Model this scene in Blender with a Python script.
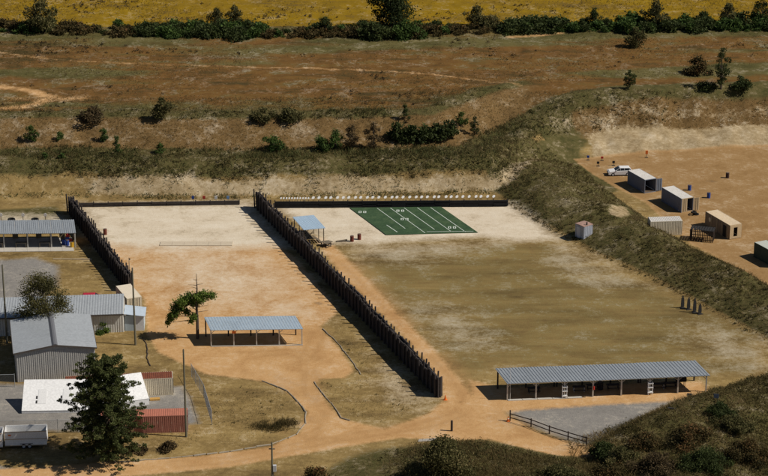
import bpy, math, random
import numpy as np
from mathutils import Vector, Matrix

for o in list(bpy.data.objects): bpy.data.objects.remove(o, do_unlink=True)
scene = bpy.context.scene
COL = scene.collection
random.seed(7)
rng = np.random.default_rng(11)

# ------------------------------------------------------------------ camera, sky, sun, exposure
CAM_H, PITCH, FPX = 135.0, math.radians(20.4), 2250.0          # metres, tilt below horizontal, focal length in photo pixels
camd = bpy.data.cameras.new('camera'); cam = bpy.data.objects.new('camera', camd); COL.objects.link(cam)
cam.location = (0, 0, CAM_H); cam.rotation_euler = (math.pi/2 - PITCH, 0, 0)
camd.sensor_width = 36.0; camd.lens = 36.0*FPX/768.0
camd.clip_start = 1.0; camd.clip_end = 20000.0
scene.camera = cam
SUN_EL, SUN_AZ = math.radians(46), math.radians(-9)             # azimuth from +X, towards the camera side
world = bpy.data.worlds.new('World'); scene.world = world; world.use_nodes = True
wn = world.node_tree; bg = wn.nodes['Background']
sky = wn.nodes.new('ShaderNodeTexSky'); sky.sky_type = 'NISHITA'; sky.sun_disc = False
sky.sun_elevation = SUN_EL; sky.sun_rotation = math.pi/2 - SUN_AZ; sky.altitude = 135; sky.air_density = .8; sky.dust_density = .4
wn.links.new(sky.outputs[0], bg.inputs[0]); bg.inputs[1].default_value = 0.05
sund = bpy.data.lights.new('sun', 'SUN'); sund.energy = 5.0; sund.angle = math.radians(0.5); sund.color = (1.0, 0.93, 0.82)
sun = bpy.data.objects.new('sun', sund); COL.objects.link(sun)
sv = Vector((math.cos(SUN_EL)*math.cos(SUN_AZ), math.cos(SUN_EL)*math.sin(SUN_AZ), math.sin(SUN_EL)))
sun.rotation_euler = sv.to_track_quat('Z', 'Y').to_euler(); sun.location = (200, 300, 200)
vs = scene.view_settings; vs.view_transform = 'Standard'; vs.look = 'None'; vs.gamma = 1.0; vs.exposure = -0.15
vs.use_curve_mapping = False

# ------------------------------------------------------------------ survey: photo pixel -> ground point
def P(u, v, z=0.0):
    dx, dy = (u-384.0)/FPX, (238.0-v)/FPX
    c, s = math.cos(PITCH), math.sin(PITCH)
    d = (dx, c+dy*s, -s+dy*c); t = (z-CAM_H)/d[2]
    return (d[0]*t, d[1]*t)
def XY(pts, z=0.0): return np.array([P(u, v, z) for u, v in pts])

_tab = np.random.default_rng(3).random((256, 256))
def vnoise(X, Y, scale, seed=0):
    x = X/scale+seed*17.3+1000; y = Y/scale+seed*9.1+1000
    xi = np.floor(x).astype(int); yi = np.floor(y).astype(int); fx = x-xi; fy = y-yi
    fx = fx*fx*(3-2*fx); fy = fy*fy*(3-2*fy)
    g = lambda a, b: _tab[a % 256, b % 256]
    return (g(xi, yi)*(1-fx)+g(xi+1, yi)*fx)*(1-fy)+(g(xi, yi+1)*(1-fx)+g(xi+1, yi+1)*fx)*fy
def fbm(X, Y, scale, seed=0, oct=4):
    r = 0; a = 1; t = 0
    for k in range(oct):
        r = r+a*vnoise(X, Y, scale/2**k, seed+k*3); t += a; a *= .55
    return r/t
def sstep(a, b, x):
    t = np.clip((x-a)/(b-a), 0, 1); return t*t*(3-2*t)
def line_dist(X, Y, L):
    d = np.full(np.shape(X), 1e9)
    for (ax, ay), (bx, by) in zip(L[:-1], L[1:]):
        vx, vy = bx-ax, by-ay; q = vx*vx+vy*vy+1e-9
        t = np.clip(((X-ax)*vx+(Y-ay)*vy)/q, 0, 1)
        d = np.minimum(d, np.hypot(X-ax-t*vx, Y-ay-t*vy))
    return d
def side_dist(X, Y, L):            # + beyond the line (larger Y)
    yl = np.interp(X, L[:, 0], L[:, 1])
    return np.where(Y > yl, 1, -1)*line_dist(X, Y, L)
def poly_sd(X, Y, L, pad=12):
    out = np.full(X.shape, -99.0)
    m = (X > L[:, 0].min()-pad) & (X < L[:, 0].max()+pad) & (Y > L[:, 1].min()-pad) & (Y < L[:, 1].max()+pad)
    x, y = X[m], Y[m]
    C = np.vstack([L, L[:1]]); d = line_dist(x, y, C); ins = np.zeros(x.shape, bool)
    for (ax, ay), (bx, by) in zip(C[:-1], C[1:]):
        if ay == by: continue
        ins ^= ((ay > y) != (by > y)) & (x < (bx-ax)*(y-ay)/(by-ay)+ax)
    out[m] = np.where(ins, d, -d); return out

TOE = np.vstack([[-4000, P(-60, 200)[1]], XY([(-60, 200), (66, 197), (150, 199.5), (247, 199), (400, 196.5), (513, 193.5), (545, 173), (575, 160), (640, 154), (768, 149), (860, 146)]), [4000, P(860, 146)[1]]])
BERM = XY([(528, 178), (560, 199), (590, 216), (640, 242), (700, 268), (768, 304), (900, 372), (1100, 470)])
HILL = XY([(586, 462), (612, 454), (640, 446), (700, 424), (768, 404), (900, 370), (1100, 330)])
MOUND = XY([(415, 490), (480, 484), (540, 492), (600, 498)])
XL, XR = P(505, 195)[0], P(590, 160)[0]
def height(X, Y):
    X = np.asarray(X, float); Y = np.asarray(Y, float)
    d = side_dist(X, Y, TOE)
    wob = (fbm(X, Y, 9, 1)-.5)*3.0
    dl = np.where(d > 1.5, d+wob*np.clip((d-1.5)/5, 0, 1), d)
    zl = np.interp(dl, [0, 1.5, 4, 7.2, 9, 13, 17, 22.5, 25, 30, 60, 3000], [0, .35, 2.6, 4.7, 4.9, 4.3, 5.2, 8.0, 8.5, 8.1, 8.3, 9.5])
    zr = np.interp(dl, [0, 2.5, 5, 7, 9, 13.5, 16.5, 21, 60, 3000], [0, .9, 1.5, 1.7, 2.3, 7.0, 8.3, 8.0, 8.3, 9.5])
    zr = zr+np.clip(d/2, 0, 1)*np.clip((10-d)/4, 0, 1)*1.1*(fbm(X*1.0, Y*.5, 4.5, 14, 3)-.45)
    w = sstep(XL, XR, X); bank = zl*(1-w)+zr*w
    b = side_dist(X, Y, BERM)
    fw = np.interp(X, [P(590, 200)[0], P(690, 240)[0]], [1.0, .42])
    prof = np.where(b < 0, np.interp(b, [-11, -9.5, -6, -2, 0], [0, .25, 1.5, 2.75, 3.0]), np.interp(b/fw, [0, 2, 6, 11, 13], [3.0, 2.75, 1.5, .25, 0]))
    prof = prof*(0.9+.35*(fbm(X, Y, 6, 4)-.5)*2)
    h = side_dist(X, Y, HILL)
    along = np.interp(X, HILL[:5, 0], [0.5, 1.8, 3.0, 4.0, 4.3])
    hp = np.interp(h, [-40, -14, -4, 0, 1.5, 6, 7.5], [0, .55, .93, 1, .93, .12, 0])*along*(1+.25*(fbm(X, Y, 7, 5)-.5)*2)
    md = line_dist(X, Y, MOUND); mp = 1.3*sstep(15, 2, md)*(1+.3*(fbm(X, Y, 5, 6)-.5))
    z = np.maximum(np.maximum(bank, prof), np.maximum(hp, mp))
    rough = np.clip(z/1.0, 0, 1)*.5*(fbm(X, Y, 3.2, 8, 3)-.5)+np.clip(z/1.0, 0, 1)*.22*(fbm(X, Y, 1.3, 9, 2)-.5)
    return z+rough+.10*(fbm(X, Y, 14, 10, 3)-.5)
def hz(x, y): return float(height(np.array([x]), np.array([y]))[0])
def on(u, v, dz=0.0):
    z = 0.0
    for _ in range(14):
        x, y = P(u, v, z); z = .5*z+.5*hz(x, y)
    x, y = P(u, v, z); return Vector((x, y, hz(x, y)+dz))
def onXY(pts): return np.array([on(u, v)[:2] for u, v in pts])

# ------------------------------------------------------------------ materials
def nt_new(name):
    m = bpy.data.materials.new(name); m.use_nodes = True
    n = m.node_tree; b = n.nodes['Principled BSDF']; b.inputs['Specular IOR Level'].default_value = .25
    return m, n, b
def nd(n, t, **kw):
    x = n.nodes.new(t)
    for k, v in kw.items(): setattr(x, k, v)
    return x
def noise(n, vec, scale, det=4, rough=.55, dist=0):
    x = nd(n, 'ShaderNodeTexNoise'); x.inputs['Scale'].default_value = scale; x.inputs['Detail'].default_value = det
    x.inputs['Roughness'].default_value = rough; x.inputs['Distortion'].default_value = dist
    if vec is not None: n.links.new(vec, x.inputs['Vector'])
    return x.outputs['Fac']
def ramp(n, fac, stops):
    r = nd(n, 'ShaderNodeValToRGB'); e = r.color_ramp.elements
    while len(e) < len(stops): e.new(.5)
    for k, (p, c) in enumerate(stops): e[k].position = p; e[k].color = (*c, 1)
    n.links.new(fac, r.inputs[0]); return r.outputs[0]
def mth(n, op, a, b=None, clamp=False):
    x = nd(n, 'ShaderNodeMath', operation=op, use_clamp=clamp)
    for i, q in enumerate((a, b)):
        if q is None: continue
        if isinstance(q, (int, float)): x.inputs[i].default_value = q
        else: n.links.new(q, x.inputs[i])
    return x.outputs[0]
def mixc(n, fac, a, b, blend='MIX'):
    x = nd(n, 'ShaderNodeMix', data_type='RGBA', blend_type=blend)
    for s, q in ((x.inputs[0], fac), (x.inputs[6], a), (x.inputs[7], b)):
        if isinstance(q, (int, float)): s.default_value = q
        elif isinstance(q, tuple): s.default_value = (*q, 1)
        else: n.links.new(q, s)
    return x.outputs[2]
def sc(c, k): return tuple(min(1, x*k) for x in c)
MATS = {}
def mat(name, col, rough=.75, var=.25, scale=1.2, stain=None, stain_amt=.0, metal=0.0, bump=0.0):
    if name in MATS: return MATS[name]
    m, n, b = nt_new(name); MATS[name] = m
    tc = nd(n, 'ShaderNodeTexCoord').outputs['Object']
    f = noise(n, tc, scale, 6, .65)
    c = ramp(n, f, [(.3, sc(col, 1-var)), (.5, col), (.72, sc(col, 1+var*.7))])
    fine = noise(n, tc, scale*9, 3); c = mixc(n, .35, c, ramp(n, fine, [(.35, sc(col, .7)), (.65, sc(col, 1.2))]))
    if stain:
        mp = nd(n, 'ShaderNodeMapping'); mp.inputs['Scale'].default_value = (2.2, 2.2, .45); n.links.new(tc, mp.inputs[0])
        s = noise(n, mp.outputs[0], 1.6, 6, .7)
        s = mth(n, 'MULTIPLY', mth(n, 'SUBTRACT', s, .62-stain_amt*.3), 7, True)
        c = mixc(n, s, c, stain)
    n.links.new(c, b.inputs['Base Color']); b.inputs['Roughness'].default_value = rough; b.inputs['Metallic'].default_value = metal
    if bump:
        bp = nd(n, 'ShaderNodeBump'); bp.inputs['Strength'].default_value = bump; bp.inputs['Distance'].default_value = .03
        n.links.new(fine, bp.inputs['Height']); n.links.new(bp.outputs[0], b.inputs['Normal'])
    return m
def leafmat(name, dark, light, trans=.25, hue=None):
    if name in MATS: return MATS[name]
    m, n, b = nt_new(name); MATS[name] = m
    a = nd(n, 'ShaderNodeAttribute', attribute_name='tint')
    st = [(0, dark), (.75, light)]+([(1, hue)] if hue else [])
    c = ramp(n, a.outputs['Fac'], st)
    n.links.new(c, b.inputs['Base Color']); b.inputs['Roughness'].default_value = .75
    b.inputs['Specular IOR Level'].default_value = .12
    tr = nd(n, 'ShaderNodeBsdfTranslucent'); n.links.new(c, tr.inputs[0])
    mx = nd(n, 'ShaderNodeMixShader'); mx.inputs[0].default_value = trans
    n.links.new(b.outputs[0], mx.inputs[1]); n.links.new(tr.outputs[0], mx.inputs[2])
    n.links.new(mx.outputs[0], n.nodes['Material Output'].inputs[0]); return m

def ground_material():
    m, n, b = nt_new('ground_cover'); tc = nd(n, 'ShaderNodeTexCoord').outputs['Object']
    n1 = noise(n, tc, .045, 5, .6); n2 = noise(n, tc, .22, 6, .62, .4); n3 = noise(n, tc, 1.3, 5, .65); n4 = noise(n, tc, 5.0, 3, .6)
    mp = nd(n, 'ShaderNodeMapping'); mp.inputs['Rotation'].default_value = (0, 0, math.radians(12)); mp.inputs['Scale'].default_value = (.055, .24, .2)
    n.links.new(tc, mp.inputs[0]); ns = noise(n, mp.outputs[0], 1.0, 6, .62, .3)            # long streaks of mown or wind-laid grass
    def mixv(*p):
        r = None
        for s, w in p:
            q = mth(n, 'MULTIPLY', s, w); r = q if r is None else mth(n, 'ADD', r, q)
        return r
    grass = ramp(n, mixv((ns, .36), (n2, .30), (n3, .20), (n4, .14)), [(.34, (.075, .055, .025)), (.43, (.155, .105, .043)), (.50, (.235, .162, .064)), (.57, (.310, .218, .088)), (.68, (.39, .30, .15))])
    rust = ramp(n, mixv((ns, .55), (n2, .25), (n3, .12), (n4, .08)), [(.34, (.050, .040, .017)), (.42, (.085, .055, .020)), (.48, (.135, .070, .022)), (.54, (.150, .085, .026)), (.60, (.105, .080, .028)), (.70, (.165, .120, .045))])
    meadow = ramp(n, mixv((ns, .5), (n2, .25), (n3, .15), (n4, .1)), [(.36, (.048, .046, .017)), (.46, (.086, .076, .027)), (.55, (.115, .098, .037)), (.66, (.138, .116, .045))])
    vignetted_ochre = ramp(n, mixv((n1, .2), (n2, .40), (n3, .25), (n4, .15)), [(.32, (.19, .110, .044)), (.46, (.275, .165, .070)), (.58, (.335, .212, .098)), (.72, (.41, .285, .165))])  # ochre yard dirt, with the darkening of a lens vignette put into its colour
    veg = ramp(n, mixv((n2, .4), (n3, .4), (n4, .2)), [(.32, (.036, .036, .013)), (.44, (.072, .066, .024)), (.54, (.110, .090, .036)), (.68, (.185, .145, .068))])
    cliff = ramp(n, mixv((n2, .4), (n3, .4), (n4, .2)), [(.30, (.15, .108, .056)), (.44, (.28, .208, .115)), (.56, (.40, .315, .195)), (.72, (.50, .41, .28))])
    yel = ramp(n, mixv((ns, .55), (n2, .3), (n3, .15)), [(.36, (.115, .078, .030)), (.43, (.185, .115, .012)), (.55, (.235, .145, .008)), (.70, (.265, .172, .012))])
    grav = ramp(n, mixv((n2, .35), (n3, .3), (n4, .35)), [(.3, (.145, .135, .125)), (.5, (.225, .212, .195)), (.68, (.31, .285, .25))])
    dirt = ramp(n, mixv((n1, .22), (n2, .40), (n3, .23), (n4, .15)), [(.32, (.30, .160, .064)), (.43, (.42, .240, .102)), (.51, (.495, .300, .136)), (.60, (.54, .345, .175)), (.74, (.57, .41, .25))])
    sand = ramp(n, mixv((ns, .30), (n2, .35), (n3, .2), (n4, .15)), [(.30, (.44, .36, .255)), (.46, (.57, .485, .365)), (.58, (.64, .565, .45)), (.72, (.68, .62, .52))])
    scrub = ramp(n, mixv((n2, .35), (n3, .4), (n4, .25)), [(.32, (.075, .050, .022)), (.46, (.140, .086, .034)), (.57, (.180, .116, .050)), (.72, (.25, .175, .088))])
    def lay(prev, attr, col, amp, w):
        a = nd(n, 'ShaderNodeAttribute', attribute_name=attr).outputs['Fac']
        q = mth(n, 'ADD', mth(n, 'SUBTRACT', a, .5), mth(n, 'MULTIPLY', mth(n, 'SUBTRACT', mixv((n2, .45), (n3, .35), (n4, .2)), .5), amp))
        return mixc(n, mth(n, 'ADD', mth(n, 'DIVIDE', q, w), .5, True), prev, col)
    c = lay(grass, 'rust', rust, .8, .3)
    c = lay(c, 'meadow', meadow, 1.8, .5)
    c = lay(c, 'scrub', scrub, 1.6, .35)
    c = lay(c, 'veg', veg, 1.0, .25)
    c = lay(c, 'cliff', cliff, 2.0, .35)
    c = lay(c, 'yellow', yel, .5, .15)
    c = lay(c, 'gravel', grav, 1.5, .5)
    c = lay(c, 'dirt', dirt, 1.5, .45)
    c = lay(c, 'vignetted_ochre', vignetted_ochre, 1.0, .5)
    c = lay(c, 'sand', sand, 2.2, .9)
    # wheel tracks and scuffs, darker damp earth
    tr = nd(n, 'ShaderNodeAttribute', attribute_name='rut').outputs['Fac']
    c = mixc(n, mth(n, 'MULTIPLY', tr, mth(n, 'ADD', mth(n, 'MULTIPLY', n3, .9), .1), True), c, (.335, .190, .080))
    dk = nd(n, 'ShaderNodeAttribute', attribute_name='burn').outputs['Fac']
    q = mth(n, 'MULTIPLY', mth(n, 'ADD', mth(n, 'SUBTRACT', dk, .55), mth(n, 'SUBTRACT', n3, .5)), 2.5, True)
    c = mixc(n, mth(n, 'MULTIPLY', q, .6), c, (.10, .085, .065))
    n.links.new(c, b.inputs['Base Color']); b.inputs['Roughness'].default_value = .95; b.inputs['Specular IOR Level'].default_value = .05
    bp = nd(n, 'ShaderNodeBump'); bp.inputs['Strength'].default_value = .55; bp.inputs['Distance'].default_value = .16
    n.links.new(mixv((n3, .6), (n4, .4)), bp.inputs['Height']); n.links.new(bp.outputs[0], b.inputs['Normal'])
    return m
M_GROUND = ground_material()

# ------------------------------------------------------------------ terrain
def spread(a, b, n, p=2.2): return a+(b-a)*np.linspace(0, 1, n)[1:]**p
xs = np.concatenate([spread(-118, -4000, 26)[::-1], np.arange(-118, 118.01, .5), spread(118, 4000, 26)])
ys = np.concatenate([spread(252, -2500, 22)[::-1], np.arange(252, 440, .5), np.arange(440, 640, 1.1), spread(640, 9000, 30)])
GX, GY = np.meshgrid(xs, ys); GZ = height(GX, GY)
dT = side_dist(GX, GY, TOE)
A = {}
def soft(sd, w=1.6): return np.clip(.5+sd/w, 0, 1)
def pmask(pts, w=1.6, terr=False): return soft(poly_sd(GX, GY, onXY(pts) if terr else XY(pts)), w)
def lmask(pts, hw, w=1.2): return soft(hw-line_dist(GX, GY, onXY(pts)), w)
wr = sstep(XL, XR, GX); wobb = (fbm(GX, GY, 12, 21)-.5)*5
A['rust'] = np.clip(.5+(dT+wobb-13)/4, 0, 1)
bd = side_dist(GX, GY, BERM); hd = side_dist(GX, GY, HILL); md = line_dist(GX, GY, MOUND)
A['veg'] = np.clip(.5+np.minimum(dT+wobb*.5-4.4*(1-wr)-13*wr, 14.5*(1-wr)+18.5*wr-dT-wobb*.5)/3, 0, 1)
A['veg'] = np.maximum(A['veg'], .8*np.clip(.5+np.minimum(dT-22.5, 27-dT+wobb*.6)/3, 0, 1)*(1-wr))
FW = np.interp(GX, [P(590, 200)[0], P(690, 240)[0]], [1.0, .42])
A['veg'] = np.maximum(A['veg'], soft(np.minimum(bd+9.2, 11.5*FW-bd), 2.0))
A['veg'] = np.maximum(A['veg'], soft(np.where(hd > 0, 6.0-hd, 34+hd), 2.0)*(GX > HILL[0, 0]-3))
A['veg'] = np.maximum(A['veg'], soft(13.5-md, 5)*.8)
A['meadow'] = np.clip(.30+5.5*(fbm(GX*.16, GY, 11, 33)-.5)+.34*sstep(55, 85, dT)-.28*sstep(27, 32, dT)*sstep(62, 48, dT)+.2*sstep(30, 25, dT)-.18*sstep(20, 50, GX), 0, 1)*sstep(20, 25, dT)
A['veg'] = np.maximum(A['veg'], .75*pmask([(-40, 210), (60, 205), (70, 222), (-40, 222)], 4))
A['meadow'] = np.maximum(A['meadow'], .44*pmask([(350, 252), (420, 244), (550, 241), (640, 278), (768, 335), (768, 380), (710, 376), (500, 366), (470, 384), (400, 318)], 6))
A['scrub'] = np.clip(.5+np.minimum(dT-12-wobb*.4, 25-dT)/4, 0, 1)*(1-wr)*.9
A['scrub'] = np.maximum(A['scrub'], np.clip(.5+np.minimum(dT-7.5, 15-dT)/3, 0, 1)*wr*.95)
A['cliff'] = np.clip(.5+np.minimum(dT-1.0, 4.4+wobb*.8-dT)/2.4, 0, 1)*(1-wr)*np.clip((GX-P(66, 195)[0])/6, 0, 1)*.78
A['cliff'] = np.maximum(A['cliff'], np.clip(.5+np.minimum(dT+1.0, 8.4+wobb*.5-dT)/2.5, 0, 1)*sstep(P(562, 160)[0], P(612, 160)[0], GX)*.95)
A['veg'] = np.maximum(A['veg'], 1.0*pmask([(530, 178), (540, 160), (550, 140), (570, 142), (580, 156), (592, 166), (606, 178), (618, 190), (590, 196), (560, 192)], 3, True))
gxw = GX+wobb*1.6+(fbm(GX, GY, 2.5, 37)-.5)*5
wedge = sstep(P(528, 165)[0], P(540, 165)[0], gxw)*(1-sstep(P(566, 160)[0], P(606, 160)[0], gxw))*sstep(-4, -1, dT)*sstep(16, 12, dT)
A['veg'] = np.maximum(A['veg'], .9*wedge)
A['cliff'] = A['cliff']*(1-.85*wedge)
A['cliff'] = np.maximum(A['cliff'], .40*np.clip(.5+np.minimum(dT-9.2, 12.2+wobb*.2-dT)/2.5, 0, 1)*wr)
A['cliff'] = np.maximum(A['cliff'], .75*pmask([(607, 215), (612, 205), (625, 207), (632, 214), (622, 219)], 1.5, True))
fieldY = np.interp(GX, [-4000, P(0, 24, 9)[0], P(384, 22, 9)[0], P(768, 22, 9)[0], 4000], [P(0, 25, 9)[1], P(0, 24, 9)[1], P(384, 23, 9)[1], P(768, 21, 9)[1], P(768, 21, 9)[1]])
A['yellow'] = soft(np.minimum(GY-fieldY, fieldY+620-GY), 2.5)
A['gravel'] = np.maximum.reduce([
    pmask([(505, 408), (600, 401), (684, 397), (665, 406), (610, 436), (587, 446), (560, 438), (525, 424)], 3.5),
    pmask([(-40, 262), (35, 258), (58, 266), (58, 284), (40, 298), (-40, 302)], 3),
    .9*pmask([(-60, 384), (95, 384), (182, 386), (190, 398), (200, 424), (70, 431), (-60, 433)], 2),
    pmask([(-60, 463), (0, 466), (22, 471), (10, 480), (-60, 482)], 2)])
ROADP = [(470, 401), (500, 403), (506, 415), (540, 433), (600, 452), (604, 464), (548, 456), (490, 440), (450, 440), (400, 438), (330, 449), (230, 467), (110, 478), (-60, 484), (-60, 472), (60, 466), (130, 461), (200, 456), (270, 447), (301, 432), (307, 412), (286, 390), (262, 381), (205, 374), (158, 352), (148, 336), (145, 300), (128, 284), (110, 255), (104, 240), (275, 240), (300, 262), (330, 300), (338, 312), (320, 327), (337, 346), (354, 370), (345, 378), (320, 379), (314, 384), (325, 400), (342, 419), (385, 429), (428, 414), (442, 402)]
A['dirt'] = np.maximum.reduce([
    pmask(ROADP, 1.6), pmask([(314, 236), (326, 238), (345, 256), (400, 314), (445, 362), (480, 402), (444, 404), (441, 380), (398, 330), (340, 275)], 2.2),
    pmask([(470, 380), (500, 388), (560, 386), (700, 382), (712, 392), (690, 400), (600, 405), (505, 412), (470, 403)], 2.5),
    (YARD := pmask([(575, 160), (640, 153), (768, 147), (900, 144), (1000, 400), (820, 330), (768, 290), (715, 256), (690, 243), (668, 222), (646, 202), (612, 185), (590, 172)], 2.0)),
    lmask([(-60, 50), (0, 52), (60, 60), (130, 63.5), (250, 67), (360, 70), (440, 75), (520, 85)], .55, 1.6)*.66,
    lmask([(-60, 84), (0, 87), (28, 90), (50, 97), (38, 103), (10, 108), (-60, 113)], 1.6, 2.5)*.72, lmask([(45, 97), (62, 99), (82, 98)], 2.0, 4)*.55,
    pmask([(0, 96), (40, 94), (48, 98), (30, 106), (0, 104)], 3, True)*.35, lmask([(512, 37), (560, 33)], 1.2, 2)*.7])
A['vignetted_ochre'] = YARD*.95  # whole yard takes the dirt colour with vignette darkening painted in
A['sand'] = np.maximum.reduce([
    .28*pmask([(395, 300), (450, 305), (500, 345), (470, 352), (430, 335)], 10), .30*pmask([(700, 325), (768, 345), (768, 372), (715, 362), (690, 345)], 10), .34*pmask([(340, 243), (520, 240), (420, 262), (360, 262)], 8), .4*pmask([(225, 290), (300, 300), (330, 318), (270, 318)], 8), .30*pmask([(375, 352), (420, 385), (425, 408), (398, 410), (372, 380)], 6), .26*pmask([(560, 238), (640, 285), (600, 290), (540, 262)], 6),
    pmask([(80, 206), (248, 203), (258, 215), (284, 246), (240, 249), (165, 251), (108, 247), (92, 226)], 7),
    pmask([(274, 206), (513, 204), (546, 230), (558, 238), (520, 241), (480, 236), (430, 240), (362, 243), (326, 243), (306, 224)], 4),
    .6*pmask([(-60, 214), (60, 214), (66, 222), (-60, 226)], 3), .55*pmask([(160, 250), (230, 250), (290, 280), (260, 310), (190, 300), (150, 275)], 20)])
def ruts(paths):
    r = 0
    for p in paths:
        L = XY(p); d = line_dist(GX, GY, L); r = np.maximum(r, np.maximum(np.clip(1.15-np.abs(d-.9)/.6, 0, 1), .45*sstep(3.2, 1.2, d)))
    return r
A['rut'] = ruts([[(0, 472), (120, 468), (230, 460), (330, 440), (430, 424), (478, 408)], [(478, 408), (455, 375), (400, 318), (340, 256)], [(310, 436), (318, 415), (296, 388), (255, 372), (200, 362), (160, 330)], [(290, 430), (312, 395), (306, 360), (318, 335), (300, 310)], [(478, 408), (520, 425), (600, 458)], [(330, 440), (312, 400), (312, 360), (290, 352), (220, 356), (170, 345)]])*.85*sstep(.36, .5, fbm(GX, GY, 7, 30))
A['burn'] = np.maximum.reduce([.75*pmask([(702, 180), (712, 179), (722, 181), (712, 184)], 1.5), .8*pmask([(308, 301), (322, 301), (328, 305), (315, 306)], 1.2), .6*pmask([(362, 224), (385, 226), (384, 231), (366, 228)], 2), .55*pmask([(330, 345), (352, 364), (362, 376), (356, 378), (340, 360)], 2)])
CLS = np.zeros(GX.shape, int)
NAMES = ['ground', 'plateau', 'earth_bank', 'crop_field', 'gravel_lot', 'dirt_road', 'range_floor']
CLS[A['rust'] > .5] = 1
CLS[((A['veg'] > .5) | (A['cliff'] > .3) | (A['scrub'] > .5)) & (dT < 60)] = 2
for k, a in ((3, 'yellow'), (4, 'gravel'), (5, 'dirt'), (6, 'sand')): CLS[A[a] > .5] = k
ny, nx = GX.shape
idx = np.arange(nx*ny).reshape(ny, nx)
Q = np.stack([idx[:-1, :-1], idx[:-1, 1:], idx[1:, 1:], idx[1:, :-1]], -1).reshape(-1, 4)
FC = CLS[:-1, :-1].ravel()
PTS = np.stack([GX.ravel(), GY.ravel(), GZ.ravel()], -1)
def np_mesh(name, pts, faces, mats, attrs=None, smooth=False):
    me = bpy.data.meshes.new(name); k = faces.shape[1]
    me.vertices.add(len(pts)); me.vertices.foreach_set('co', np.ascontiguousarray(pts, np.float32).ravel())
    me.loops.add(faces.size); me.loops.foreach_set('vertex_index', np.ascontiguousarray(faces, np.int32).ravel())
    me.polygons.add(len(faces)); me.polygons.foreach_set('loop_start', np.arange(0, faces.size, k, dtype=np.int32))
    if smooth: me.polygons.foreach_set('use_smooth', np.ones(len(faces), bool))
    for an, av in (attrs or {}).items():
        a = me.attributes.new(an, 'FLOAT', 'POINT'); a.data.foreach_set('value', np.ascontiguousarray(av, np.float32).ravel())
    me.materials.append(mats); me.update(calc_edges=True); return me
def link(name, me, parent=None, loc=None):
    o = bpy.data.objects.new(name, me); COL.objects.link(o)
    if loc is not None: o.location = loc
    if parent is not None: o.parent = parent
    return o
for k, nm in enumerate(NAMES):
    f = Q[FC == k]
    if len(f) == 0: continue
    u, inv = np.unique(f, return_inverse=True)
    o = link(nm, np_mesh(nm, PTS[u], inv.reshape(-1, 4), M_GROUND, {a: v.ravel()[u] for a, v in A.items()}, True))
    o['kind'] = 'structure'

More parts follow.
